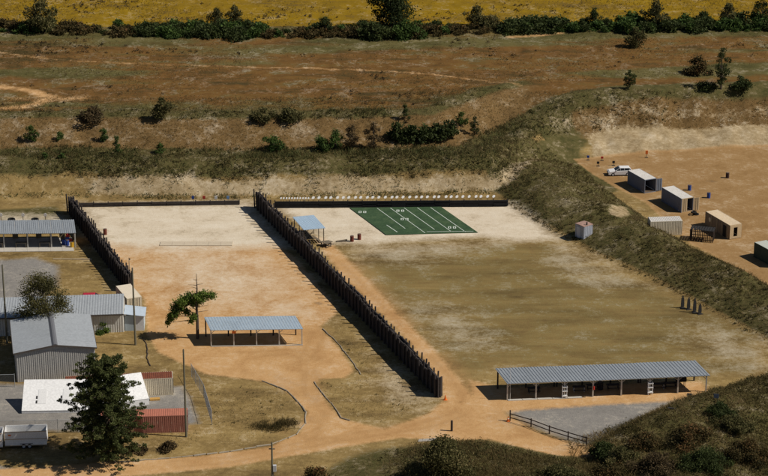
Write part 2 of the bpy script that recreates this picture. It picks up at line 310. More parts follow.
# ------------------------------------------------------------------ helpers for things
class MB:
    def __init__(s): s.v = []; s.f = []
    def para(s, o, a, b, c):
        o, a, b, c = Vector(o), Vector(a), Vector(b), Vector(c); n = len(s.v)
        for i in (0, 1):
            for j in (0, 1):
                for k in (0, 1): s.v.append(tuple(o+a*i+b*j+c*k))
        F = [(0, 1, 3, 2), (4, 6, 7, 5), (0, 4, 5, 1), (2, 3, 7, 6), (0, 2, 6, 4), (1, 5, 7, 3)]
        fl = a.cross(b).dot(c) < 0
        for q in F: s.f.append(tuple(n+i for i in (q[::-1] if fl else q)))
        return s
    def box(s, x0, x1, y0, y1, z0, z1): return s.para((x0, y0, z0), (x1-x0, 0, 0), (0, y1-y0, 0), (0, 0, z1-z0))
    def tube(s, p0, p1, r0, r1=None, n=8, cap=True):
        r1 = r0 if r1 is None else r1; p0, p1 = Vector(p0), Vector(p1); d = (p1-p0).normalized()
        a = d.orthogonal().normalized(); b = d.cross(a); k = len(s.v)
        for p, r in ((p0, r0), (p1, r1)):
            for i in range(n): t = 2*math.pi*i/n; s.v.append(tuple(p+a*math.cos(t)*r+b*math.sin(t)*r))
        for i in range(n): j = (i+1) % n; s.f.append((k+i, k+j, k+n+j, k+n+i))
        if cap: s.f.append(tuple(k+i for i in reversed(range(n)))); s.f.append(tuple(k+n+i for i in range(n)))
        return s
    def path(s, pts, rs, n=6):
        for (p, q, a, b) in zip(pts[:-1], pts[1:], rs[:-1], rs[1:]): s.tube(p, q, a, b, n)
        return s
    def corr(s, o, a, b, nrm, count, depth, t=.03):
        """ribbed sheet: ribs run along b, repeat along a, proud along nrm; closed behind"""
        o, a, b, nv = Vector(o), Vector(a), Vector(b), Vector(nrm).normalized()
        prof = []
        for i in range(count):
            for x, h in ((0, 0), (.3, 0), (.42, 1), (.88, 1)): prof.append(((i+x)/count, h))
        prof.append((1, 0)); k = len(s.v); m = len(prof)
        fl = a.cross(b).dot(nv) < 0
        for e in (0, 1):
            for x, h in prof: s.v.append(tuple(o+a*x+b*e+nv*depth*h))
        for e in (0, 1):
            for x, h in prof: s.v.append(tuple(o+a*x+b*e-nv*t))
        add = lambda q: s.f.append(q[::-1] if fl else q)
        for i in range(m-1):
            add((k+i, k+i+1, k+m+i+1, k+m+i)); add((k+2*m+i, k+3*m+i, k+3*m+i+1, k+2*m+i+1))
            add((k+i, k+2*m+i, k+2*m+i+1, k+i+1)); add((k+m+i, k+m+i+1, k+3*m+i+1, k+3*m+i))
        add((k, k+m, k+3*m, k+2*m)); add((k+m-1, k+3*m-1, k+4*m-1, k+2*m-1))
        return s
    def prism(s, pts, off):
        off = Vector(off); n = len(pts); k = len(s.v); s.v += [tuple(p) for p in pts]+[tuple(Vector(p)+off) for p in pts]
        nn = Vector((0, 0, 0))
        for i in range(n): nn += Vector(pts[i]).cross(Vector(pts[(i+1) % n]))
        fl = nn.dot(off) > 0
        add = lambda q: s.f.append(q[::-1] if fl else q)
        add(tuple(k+i for i in range(n))); add(tuple(k+n+i for i in reversed(range(n))))
        for i in range(n): j = (i+1) % n; add((k+i, k+n+i, k+n+j, k+j))
        return s
    def mesh(s, name, m):
        me = bpy.data.meshes.new(name); me.from_pydata(s.v, [], s.f); me.materials.append(m); me.update(); return me
    def build(s, name, m, parent=None, smooth=False):
        me = s.mesh(name, m)
        if smooth: me.polygons.foreach_set('use_smooth', [True]*len(me.polygons))
        return link(name, me, parent)
def tag(o, label, cat, group=None, kind=None):
    o['label'] = label; o['category'] = cat
    if group: o['group'] = group
    if kind: o['kind'] = kind
    return o
def thing(name, label, cat, loc, rz=0.0, group=None):
    o = link(name, None, None, loc); o.rotation_euler = (0, 0, rz); o.empty_display_size = .3
    return tag(o, label, cat, group)
def dup(root, loc, rz=None, label=None, scale=None):
    r = root.copy(); COL.objects.link(r); r.location = loc
    if rz is not None: r.rotation_euler = (0, 0, rz)
    if label: r['label'] = label
    if scale: r.scale = (scale,)*3 if isinstance(scale, (int, float)) else scale
    for ch in list(root.children):
        c = ch.copy(); COL.objects.link(c); c.parent = r
        for g in ch.children:
            d = g.copy(); COL.objects.link(d); d.parent = c
    return r
R = math.radians
def g0(u, v): p = on(u, v); return p
WOOD = mat('weathered_timber', (.055, .046, .043), .9, .4, 1.0, bump=.4)
POLE = mat('pole_timber', (.16, .13, .095), .9, .3, .8)
DARKW = mat('dark_timber', (.055, .042, .035), .9, .4, .8)
GALV = mat('galvanised_roof', (.30, .33, .36), .55, .14, .5, (.22, .20, .18), .1, .25)
BLUEROOF = mat('blue_grey_roof', (.33, .41, .49), .5, .2, .35, (.42, .46, .48), .35, .1)
PALEBLUE = mat('pale_blue_roof', (.42, .55, .68), .5, .1, .6, None, 0, .1)
WHITE = mat('white_paint', (.74, .74, .74), .6, .06, .6, (.55, .50, .42), -.12)
WPOST = mat('pale_post_paint', (.55, .53, .48), .7, .15)
STEEL = mat('dark_steel', (.028, .027, .027), .85, .3, 2)
RUST = mat('rust_red', (.17, .055, .03), .8, .4, 1.5)
CONC = mat('concrete', (.46, .43, .38), .9, .15, .8)
GLASS = mat('dark_glass', (.02, .025, .03), .12, .1)
RUBBER = mat('tyre_rubber', (.02, .02, .02), .9, .2)
ORANGE = mat('orange_plastic', (.75, .18, .03), .6, .1)
BLUEP = mat('blue_plastic', (.03, .07, .28), .5, .15)
BLUEG = mat('dark_tarred_timber', (.016, .016, .018), .9, .5, .8)

# ------------------------------------------------------------------ timber walls of the ranges
post_mesh = MB().tube((0, 0, 0), (0, 0, 1), .14, .12, 8).mesh('post', WOOD)
def timber_wall(label, A_, B_, hgt, thick, pitch, group, seed):
    r = random.Random(seed); a = on(*A_); b = on(*B_)
    root = thing('timber_wall', label, 'wall', (b.x, b.y, 0), 0, group)
    d = Vector((a.x-b.x, a.y-b.y, 0)); Ln = d.length; d.normalize(); n = Vector((-d.y, d.x, 0))
    core = MB(); logs = MB(); L = 0
    core.para(n*(-thick/2+.02)+Vector((0, 0, -.1)), d*Ln, n*(thick-.04), Vector((0, 0, hgt*.9+.1)))
    core.build('earth_fill', mat('earth_fill', (.10, .075, .055), .95, .35, .8), root)
    while L < Ln-.5:
        seg = min(pitch*2, Ln-L)
        for s in (-1, 1):
            z = .0; top = hgt+r.uniform(-.28, .12)
            while z < top:
                rr = r.uniform(.12, .17); off = n*(s*(thick/2+r.uniform(-.02, .05)))
                logs.tube(d*(L-r.uniform(0, .1))+off+Vector((0, 0, z+rr)), d*(L+seg+r.uniform(0, .12))+off+Vector((0, 0, z+rr)), rr, rr*.92, 6); z += rr*1.9
        L += seg
    lg = logs.build('stacked_log', WOOD, root); lg['kind'] = 'stuff'
    k = int(Ln/pitch)
    for i in range(k+1):
        for s in (-1, 1):
            o = link('post', post_mesh, root, d*(i*Ln/k+r.uniform(-.1, .1))+n*(s*(thick/2+.30))+Vector((0, 0, -.2)))
            o.scale = (1, 1, hgt+(r.uniform(.45, 1.05) if s > 0 else r.uniform(.1, .75))+.2); o.rotation_euler = (r.uniform(-.035, .035), r.uniform(-.035, .035), r.uniform(0, 6))
    for s in (-.16, .2):
        o = link('post', post_mesh, root, d*(-.32)+n*s+Vector((0, 0, -.2))); o.scale = (1.1, 1.1, hgt+.5)
    return root
timber_wall('long dark log wall with rough posts between the two shooting ranges', (257.5, 207.5), (438.5, 396.5), 2.85, .42, 1.6, 'log walls of the shooting ranges', 1)
timber_wall('shorter log wall with rough posts at the left of the sandy range', (70.5, 212), (129.5, 291), 2.8, .42, 1.25, 'log walls of the shooting ranges', 2)
def low_wall(name, label, A_, B_, hgt, rows, m, seg=2.6):
    a, b = on(*A_), on(*B_); root = thing(name, label, 'wall', (a.x, a.y, 0)); d = Vector((b.x-a.x, b.y-a.y, 0)); Ln = d.length; d.normalize(); n = Vector((-d.y, d.x, 0))
    k = int(Ln/seg); r = random.Random(k); hh = hgt/rows
    for i in range(k):
        mb = MB()
        for j in range(rows):
            off = r.uniform(-.04, .04)
            mb.para(d*(i*seg+.02)+n*(off-.12)+Vector((0, 0, j*hh-.03)), d*(seg-.05+r.uniform(-.05, .05)), n*.24, Vector((0, 0, hh-.03+r.uniform(0, .02))))
        mb.build('timber_panel', m, root)
    for i in range(0, k+1):
        o = link('post', post_mesh, root, d*(i*seg)+n*.3+Vector((0, 0, -.1))); o.scale = (.7, .7, hgt+.1+r.uniform(0, .15))
    return root
low_wall('log_wall', 'low brown timber retaining wall at the back of the left sandy range', (79, 207), (247, 204.5), .8, 4, WOOD)
low_wall('tarred_wall', 'low black timber wall along the back behind the green turf', (275, 208), (514, 205.5), 1.25, 5, BLUEG)

# targets standing behind the black wall
def steel_target(w, h, z0):
    root = thing('steel_target', 'white plate target standing in the row on the black wall', 'target', (0, 0, 0), 0, 'white plate targets above the black wall')
    root.rotation_euler = (0, 0, R(38))
    MB().tube((0, 0, -.1), (0, 0, z0+.05), .03, .03, 6).build('stand', STEEL, root)
    MB().prism([(w*.5*math.cos(t), -.02, z0+h*.5+h*.5*math.sin(t)) for t in np.linspace(0, 2*math.pi, 9)[:-1]], (0, .04, 0)).build('plate', WHITE, root)
    return root
small = steel_target(.4, .38, 1.22); big = steel_target(.72, .52, 1.2); first = [1, 1]
for i in range(11):
    p = on(281+2.75*i, 206.6); p.y += .55
    if first[0]: small.location = p; first[0] = 0
    else: dup(small, p)
for i in range(31):
    p = on(313.5+6.0*i+random.uniform(-.8, .8), 206.4-.0078*6*i); p.y += .55
    if first[1]: big.location = p; first[1] = 0
    else: dup(big, p)
for (u, c, l) in ((193, BLUEP, 'blue plate target, leftmost of the row on the low brown wall'), (204, mat('red_paint', (.45, .04, .03), .6, .1), 'red plate target on the low brown wall'), (216, WHITE, 'white plate target on the low brown wall'), (228, mat('light_blue_paint', (.2, .35, .6), .6, .1), 'light blue plate target at the right on the low brown wall')):
    p = on(u, 204); t = thing('steel_target', l, 'target', p, 0, 'plate targets on the brown wall')
    MB().tube((0, .3, -.1), (0, .3, .85), .03, .03, 6).build('stand', STEEL, t)
    MB().box(-.24, .24, .27, .33, .85, 1.45).build('plate', c, t)

# ------------------------------------------------------------------ artificial turf with field lines
def turf():
    c = [Vector((*P(u, v), 0)) for u, v in ((349.5, 208.2), (441, 207.3), (478, 233), (386, 235.3))]
    o = c[0]; zb = max(hz(p.x, p.y) for p in c)+.05
    tm, n, b = nt_new('artificial_turf'); tc = nd(n, 'ShaderNodeTexCoord').outputs['Object']
    f = mth(n, 'ADD', mth(n, 'MULTIPLY', noise(n, tc, .5, 5), .6), mth(n, 'MULTIPLY', noise(n, tc, 3, 3), .4))
    n.links.new(ramp(n, f, [(.32, (.024, .050, .024)), (.5, (.038, .076, .034)), (.68, (.068, .105, .050))]), b.inputs['Base Color']); b.inputs['Roughness'].default_value = .95
    def q(s, t): return c[0].lerp(c[1], s).lerp(c[3].lerp(c[2], s), t)-o
    t = MB()
    N = 12
    for i in range(N):
        for j in range(N):
            pass
    t.prism([tuple(q(0, 0)), tuple(q(1, 0)), tuple(q(1, 1)), tuple(q(0, 1))], (0, 0, .05))
    root = t.build('turf_mat', tm); root.location = (o.x, o.y, zb)
    tag(root, 'green artificial turf mat with white football lines on the sandy range', 'turf')
    lm = mat('field_line_paint', (.55, .60, .55), .9, .3, 1.5)
    def strip(s0, t0, s1, t1, w, nm='field_line'):
        a, bq = q(s0, t0), q(s1, t1); d = (bq-a); nn = Vector((-d.y, d.x, 0)).normalized()*w/2
        MB().prism([tuple(a-nn+Vector((0, 0, .054))), tuple(bq-nn+Vector((0, 0, .054))), tuple(bq+nn+Vector((0, 0, .054))), tuple(a+nn+Vector((0, 0, .054)))], (0, 0, .004)).build(nm, lm, root)
    for s, t0, t1 in ((.29, .03, .80), (.435, .03, .97), (.585, .03, .86), (.73, .03, .95), (.875, .03, .97)): strip(s, t0, s, t1, .12)
    strip(.06, .70, .14, .95, .14) if False else strip(.145, .66, .155, .92, .14)
    strip(.02, .985, .02+.001, .99, .1) if False else strip(.47, .93, .97, .955, .12)
    for s, t_ in ((.075, .17), (.50, .14), (.42, .46), (.80, .80)):
        for k in (-1, 1):
            a = q(s, t_)+Vector((k*.42, 0, .054)); mb = MB()
            for (x0, x1, y0, y1) in ((-.26, .26, .34, .5), (-.26, .26, -.5, -.34), (-.26, -.10, -.34, .34), (.10, .26, -.34, .34)):
                mb.box(a.x+x0, a.x+x1, a.y+y0, a.y+y1, a.z, a.z+.004)
            mb.build('field_number', lm, root)
turf()
p = on(196, 246); t = thing('concrete_pad', 'long pale concrete strip lying across the left sandy range', 'slab', (p.x, p.y, p.z))
for i in range(6): MB().box(-6.2+i*2.07, -6.2+i*2.07+2.04, 0, 1.9, -.1, .12).build('slab', mat('pale_concrete', (.52, .44, .33), .9, .12), t)

# ------------------------------------------------------------------ open sheds
def shed_frame(o, U, V): return lambda u, v, z: U*u+V*v+Vector((0, 0, z))
def roof_sheet(mb, q, u0, u1, zf, zb, ov, count, depth=.05):
    a = q(u0, -ov, zf); b = q(u1, -ov, zf); c = q(u0, 1+ov, zb)
    nrm = (b-a).cross(c-a); mb.corr(a, b-a, c-a, nrm, count, depth, .05)

def left_shed():
    fl, fr, bl = on(211.3, 346), on(302, 344.6), on(206.0, 336.4)
    root = thing('open_shed', 'small open shed with blue grey metal roof beside the lone pine', 'shed', fl)
    U = fr-fl; V = bl-fl; U.z = V.z = 0; q = shed_frame(fl, U, V)
    for i in range(4):
        mb = MB(); roof_sheet(mb, q, -.008+i*.254, -.008+(i+1)*.254-.001, 2.78, 3.02, .12, 8, .02); mb.build('roof_panel', BLUEROOF, root)
    for i in range(5):
        for v, m, r in ((0, WPOST, .085), (1, DARKW, .10)):
            p = q(i/4, v, 0); MB().box(p.x-r, p.x+r, p.y-r, p.y+r, -.15, 2.72+.24*v).build('post', m, root)
    for v, z in ((0, 2.58), (1, 2.82)):
        mb = MB(); mb.para(q(-.01, v, z)-Vector((0, .06, 0)), q(1.01, v, z)-q(-.01, v, z), (0, .12, 0), (0, 0, .16)); mb.build('beam', POLE, root)
    for i in range(5):
        mb = MB(); mb.para(q(i/4, 0, 2.59)+Vector((.1, 0, 0)), q(i/4, 1, 2.83)-q(i/4, 0, 2.59), (.1, 0, 0), (0, 0, .12)); mb.build('rafter', POLE, root)
    for i in range(4):
        a = q(i/4, 0, 2.0); b = q(i/4+.04, 0, 2.55); MB().tube(a, b, .05, .05, 4).build('brace', WPOST, root)
    mb = MB(); mb.para(q(-.005, -.1, -.05), q(1.01, 0, 0)-q(0, 0, 0), q(0, .05, 0)-q(0, 0, 0), (0, 0, .16)); mb.build('sill', CONC, root)
    a = q(.25, -.03, 2.15); MB().box(a.x-.28, a.x+.34, a.y-.14, a.y-.08, 2.12, 2.5).build('sign', ORANGE, root)
left_shed()

def right_shed():
    fl, fr, bl = on(507.3, 400), on(705.8, 391.8), on(497.6, 388.6)
    root = thing('open_shed', 'long open shed with ribbed grey roof above the gravel lot', 'shed', fl)
    U = fr-fl; V = bl-fl; U.z = V.z = 0; q = shed_frame(fl, U, V)
    secs = [(-.008, .275, 2.78, 2.98), (.272, .702, 2.74, 2.94), (.699, 1.012, 2.78, 2.98)]
    for u0, u1, zf, zb in secs:
        k = max(2, int(round((u1-u0)/.145)))
        for i in range(k):
            mb = MB(); w = (u1-u0)/k; roof_sheet(mb, q, u0+i*w, u0+(i+1)*w-.0006, zf, zb, .13, 9, .06); mb.build('roof_panel', GALV, root)
    for i, u in enumerate(np.linspace(0, 1, 8)):
        u = float(u)
        for v, m, r in ((0, WPOST, .10), (1, DARKW, .11)):
            p = q(u, v, 0); MB().box(p.x-r, p.x+r, p.y-r, p.y+r, -.15, 2.62+.2*v).build('post', m, root)
        mb = MB(); mb.para(q(u, 0, 2.5), q(u, 1, 2.7)-q(u, 0, 2.5), (.1, 0, 0), (0, 0, .14)); mb.build('rafter', POLE, root)
        for s in (-1, 1):
            if 0 <= u+s*.02 <= 1: MB().tube(q(u, 0, 2.0), q(u+s*.022, 0, 2.56), .05, .05, 4).build('brace', WPOST, root)
    for u in (.30, .725): p = q(u, 1, 0); MB().box(p.x-.1, p.x+.1, p.y-.1, p.y+.1, -.15, 2.76).build('post', DARKW, root)
    for v, z in ((0, 2.50), (1, 2.7)):
        mb = MB(); mb.para(q(-.005, v, z)-Vector((0, .07, 0)), q(1.005, v, z)-q(-.005, v, z), (0, .14, 0), (0, 0, .16)); mb.build('beam', POLE, root)
    for i in range(5):
        u0 = i*.075; mb = MB(); mb.para(q(u0, -.10, -.05), q(.072, 0, 0), q(0, .12, 0), (0, 0, .13)); mb.build('sill', CONC, root)
    a = q(.012, -.03, 0); MB().tube(a, a+Vector((0, 0, 5.1)), .03, .02, 6).build('antenna', WHITE, root)
    W = lambda u, v, z=0: Vector((fl.x, fl.y, 0))+q(u, v, z)
    # white two-tier racks on the front posts
    for u, l in ((.283, 'white wire rack at the front of the grey shed, left one'), (.714, 'white wire rack at the front of the grey shed, right one')):
        p = W(u, -.08); p.z = hz(p.x, p.y); t = thing('rack', l, 'rack', p, R(4), 'white racks at the long shed')
        for x in (-.32, .32):
            for y in (0, .4): MB().box(x-.035, x+.035, y-.035, y+.035, -.05, 2.0).build('upright', WHITE, t)
        for z in (.35, 1.1, 1.75): MB().box(-.40, .40, -.06, .46, z, z+.08).build('shelf', WHITE, t)
    tabs = [(.16, .55, 'second'), (.385, .5, ''), (.46, .6, ''), (.56, .55, ''), (.785, .45, ''), (.85, .5, '')]
    labs = ['dark bench table in the leftmost bay of the long shed', 'dark bench table right of the left white rack', 'dark bench table beside the black drum in the shed', 'dark bench table in the middle bays of the long shed', 'dark bench table right of the right white rack', 'dark bench table next to the barrel grill']
    for (u, v, _), l in zip(tabs, labs):
        p = W(u, v); p.z = hz(p.x, p.y); t = thing('bench_table', l, 'table', p, R(5), 'bench tables under the long shed')
        for i in range(4): MB().box(-.9, .9, -.38+i*.19, -.38+i*.19+.17, .72, .78).build('plank', DARKW, t)
        for x in (-.75, .75):
            for y in (-.3, .26): MB().box(x-.04, x+.04, y-.02, y+.06, -.05, .72).build('leg', STEEL if l.find('rack') < 0 else WHITE, t)
        for y in (-.75, .6): MB().box(-.9, .9, y, y+.2, .42, .47).build('seat', DARKW, t)
        for x in (-.7, .7): MB().box(x-.04, x+.04, -.74, .78, .34, .42).build('crossbar', DARKW, t)
    p = W(.50, .62); p.z = hz(p.x, p.y); t = thing('drum', 'black steel drum in the shade of the long shed', 'barrel', p); drum_parts(t, STEEL, .42, 1.15)
    p = W(.905, .55); p.z = hz(p.x, p.y); t = thing('barrel_grill', 'dark barrel grill on legs at the right end of the long shed', 'grill', p, R(10))
    MB().tube((-.75, 0, 1.15), (.75, 0, 1.15), .42, .42, 14).build('barrel', STEEL, t)
    for x in (-.55, .55):
        for y in (-.25, .25): MB().box(x-.03, x+.03, y-.03, y+.03, -.05, .85).build('leg', STEEL, t)
    MB().tube((.5, .1, 1.5), (.5, .1, 2.0), .06, .06, 8).build('chimney', STEEL, t)
    MB().box(-.6, .6, -.62, -.38, 1.0, 1.04).build('shelf', STEEL, t)
    p = W(.428, -.06); t = thing('fire_extinguisher', 'red fire extinguisher hung on a front post of the long shed', 'extinguisher', (p.x+.02, p.y-.16, 1.25))
    MB().tube((0, 0, 0), (0, 0, .5), .13, .12, 10).build('cylinder', MATS['red_paint'], t); MB().tube((0, 0, .5), (0, 0, .62), .05, .03, 6).build('valve', STEEL, t)
def drum_parts(t, m, r, h):
    MB().tube((0, 0, 0), (0, 0, h), r, r, 16).build('body', m, t)
    for z in (.02, h*.34, h*.67, h-.03): MB().tube((0, 0, z-.02), (0, 0, z+.025), r*1.05, r*1.05, 16).build('hoop', m, t)
    MB().tube((0, 0, h), (0, 0, h+.012), r*.9, r*.9, 16).build('lid', mat('drum_lid', (.12, .09, .07), .7, .3), t)
right_shed()

DRUMRED = mat('rusty_drum', (.16, .045, .03), .75, .35, 2)
for (u, v, m, l) in ((105.2, 234.3, DRUMRED, 'rusty red drum on pale sand beside the left log wall'), (352 , 241.3, DRUMRED, 'rusty drum by the dirt track, left of the pair'), (359.3, 239.4, DRUMRED, 'rusty drum by the dirt track, right of the pair'),
                     (689.4, 190.2, BLUEP, 'blue plastic drum nearer the open blue container'), (708.6, 197.8, BLUEP, 'blue plastic drum out on the dirt, nearer the tan house box'), (727.4, 177.8, mat('dark_drum', (.055, .03, .025), .7, .3), 'dark drum alone on the far dirt of the container yard')):
    p = on(u, v); t = thing('drum', l, 'barrel', p, random.uniform(0, 6), 'drums on the ranges'); drum_parts(t, m, .32, 1.0)
p = on(342, 241.6); t = thing('plank_pile', 'weathered planks lying beside the rusty drums', 'planks', p, R(8))
for i in range(4): MB().para((-1.0, -.2+i*.13, .0), (1.7+i*.1, .15*i, .05), (0, .11, 0), (0, 0, .10)).build('plank', POLE, t)

def range_stand():
    fl, fr, bl = on(304.3, 246.5), on(324.4, 244.6), on(294, 235)
    root = thing('range_stand', 'small stand with pale blue roof and timber posts against the log wall', 'stand', fl)
    U = fr-fl; V = bl-fl; U.z = V.z = 0; q = shed_frame(fl, U, V)
    for i in range(3):
        mb = MB(); roof_sheet(mb, q, -.04+i*.36, -.04+(i+1)*.36-.003, 3.12, 3.22, .05, 5, .03); mb.build('roof_panel', PALEBLUE, root)
    for u in (.02, .98):
        for v in (.02, .5, .98): p = q(u, v, 0); MB().box(p.x-.07, p.x+.07, p.y-.07, p.y+.07, -.1, 3.08).build('post', POLE, root)
    for v in (.02, .98):
        mb = MB(); mb.para(q(-.02, v, 2.92), q(1.04, 0, 0), (0, .1, 0), (0, 0, .15)); mb.build('beam', DARKW, root)
    for i in range(7):
        mb = MB(); mb.para(q(.06, .12+i*.11, .95), q(.5, 0, 0), q(0, .1, 0), (0, 0, .05)); mb.build('deck_plank', POLE, root)
    for u in (.1, .5):
        for v in (.15, .85): p = q(u, v, 0); MB().box(p.x-.06, p.x+.06, p.y-.06, p.y+.06, -.1, .95).build('deck_post', POLE, root)
    for v in (.15, .45, .8): MB().tube(q(.06, v, .2), q(.56, v+.1, 2.0), .05, .05, 5).build('brace', DARKW, root)
    for k in range(4):
        a = q(.62+.08*k, .15, .8-.2*k); mb = MB(); mb.para(a, q(.08, 0, 0), q(0, .3, 0), (0, 0, .06)); mb.build('step', POLE, root)
    for i in range(2):
        p = Vector((fl.x, fl.y, 0))+q(1.0+.1*i, -.07-.10*i, 0); p.z = hz(p.x, p.y)
        t = thing('picnic_table', ('weathered picnic table in front of the blue roofed stand', 'weathered picnic table jutting right of the blue roofed stand')[i], 'table', p, R(20+30*i), 'tables at the stand')
        for k in range(4): MB().box(-.8, .8, -.36+k*.18, -.36+k*.18+.16, .70, .75).build('plank', POLE, t)
        for y in (-.7, .55): MB().box(-.8, .8, y, y+.18, .40, .45).build('seat', POLE, t)
        for x in (-.6, .6): MB().box(x-.05, x+.05, -.7, .7, .32, .40).build('crossbar', DARKW, t); MB().box(x-.05, x+.05, -.1, .1, -.03, .70).build('leg', DARKW, t)
range_stand()

# firing line shelter at the far left
def firing_line():
    fl, fr = on(-43, 248.6), on(75.4, 247.3); bl = on(-43, 239.2)
    root = thing('firing_shelter', 'long grey roofed shooting shelter with tables on a concrete slab', 'shelter', fl)
    U = fr-fl; V = bl-fl; U.z = V.z = 0; V = Vector((-V.length*.18, V.length*.98, 0)); q = shed_frame(fl, U, V)
    N = 5
    for i in range(10):
        mb = MB(); w = 1.02/10; roof_sheet(mb, q, -.01+i*w, -.01+(i+1)*w-.001, 2.75, 3.2, .1, 6, .05); mb.build('roof_panel', GALV, root)
    for i in range(N+1):
        u = i/N
        for v, z in ((0, 2.66), (1, 3.1)): p = q(u, v, 0); MB().box(p.x-.09, p.x+.09, p.y-.09, p.y+.09, -.05, z).build('post', WPOST if v == 0 else POLE, root)
        mb = MB(); mb.para(q(u, .45, .1)-Vector((.03, 0, 0)), q(0, .5, 0), (.06, 0, 0), (0, 0, 2.5)); mb.build('partition', mat('plywood', (.36, .23, .13), .85, .2), root)
    for i in range(N):
        for a_, b_ in ((.03, .34), (.38, .62), (.66, .97)):
            if a_ != .38: continue
            mb = MB(); mb.para(q((i+a_)/N, .99, .1), q((b_-a_)/N, 0, 0), (0, .05, 0), (0, 0, 1.6+.7*(a_ != .38))); mb.build('back_panel', mat('plywood_dark', (.30, .24, .15), .85, .25), root)
    mb = MB(); mb.para(q(0, 0, 2.55)-Vector((0, .06, 0)), q(1, 0, 0), (0, .12, 0), (0, 0, .14)); mb.build('beam', POLE, root)
    for i in range(10):
        mb = MB(); mb.para(q(i*.0985, -.42, -.1), q(.0975, 0, 0), q(0, 1.45, 0), (0, 0, .19)); mb.build('slab', CONC, root)
    Wp = lambda u, v: Vector((fl.x, fl.y, hz(fl.x, fl.y)+.09))+q(u, v, 0)
    for i, l in enumerate(('wooden shooting bench in the left visible bay of the shelter', 'wooden shooting bench in the middle bay of the shelter', 'wooden shooting bench in the bay left of the blue drums')):
        p = Wp((1.62+i+.10)/N, .05); t = thing('shooting_bench', l, 'table', p, 0, 'benches of the shooting shelter')
        for k in range(4): MB().box(-.95, .95, -.36+k*.18, -.36+k*.18+.17, .78, .84).build('plank', POLE, t)
        for x in (-.85, .85):
            for y in (-.28, .28): MB().box(x-.05, x+.05, y-.05, y+.05, 0, .78).build('leg', POLE, t)
    for k, (u, v, m, l) in enumerate(((.905, .3, BLUEP, 'blue drum stored in the shelter, left of the three'), (.935, .18, BLUEP, 'blue drum stored in the shelter next to the yellow one'), (.972, .0, mat('yellow_plastic', (.62, .36, .03), .5, .1), 'yellow drum at the right end of the shooting shelter'))):
        t = thing('drum', l, 'barrel', Wp(u, v), 0, 'drums in the shelter'); drum_parts(t, m, .31, .92)
    t = thing('crate_stack', 'red and white crates stacked in the right bay of the shelter', 'crates', Wp(.945, .6), R(15))
    for k, (x, z, m) in enumerate(((-.3, 0, WHITE), (.35, 0, MATS['red_paint']), (-.1, .45, BLUEP), (0, .9, MATS['red_paint']))): MB().box(x-.32, x+.32, -.25, .25, z, z+.43).build('crate', m, t)
    return fl
firing_line()
for i, (u, l) in enumerate(((1.2, 'white target board behind the shelter at the picture edge'), (23.3, 'white target board behind the middle of the shelter roof'), (45.6, 'white target board behind the right part of the shelter roof'))):
    p = on(u, 222); t = thing('target_board', l, 'target', p, 0, 'white target boards behind the shelter')
    MB().box(-.05, .05, -.05, .05, -.1, 1.1).build('stand', POLE, t)
    MB().prism([(.30*math.cos(a), -.03, 1.32+.36*math.sin(a)) for a in np.linspace(0, 2*math.pi, 9)[:-1]], (0, .06, 0)).build('board', WHITE, t)
for u, l in ((11.5, 'black tyre lying behind the left part of the shelter roof'), (35, 'black tyre lying behind the middle of the shelter roof')):
    p = on(u, 221.2); t = thing('tyre', l, 'tyre', p, 0, 'tyres behind the shelter')
    for k in range(2):
        mb = MB(); ring = [(0.55*math.cos(a), .55*math.sin(a)*.98, .13+k*.25) for a in np.linspace(0, 2*math.pi, 15)]
        mb.path(ring, [.14]*15, 6); mb.build('tyre_ring', RUBBER, t, True)
p = on(72, 259.5); t = thing('timber_kerb', 'pale timber kerb laid on the grass below the shelter', 'kerb', p, R(-1))
for i in range(4): MB().box(-3.2+i*1.65, -3.2+i*1.65+1.6, -.12, .12, -.05, .14).build('timber', mat('pale_timber', (.42, .34, .24), .9, .2), t)

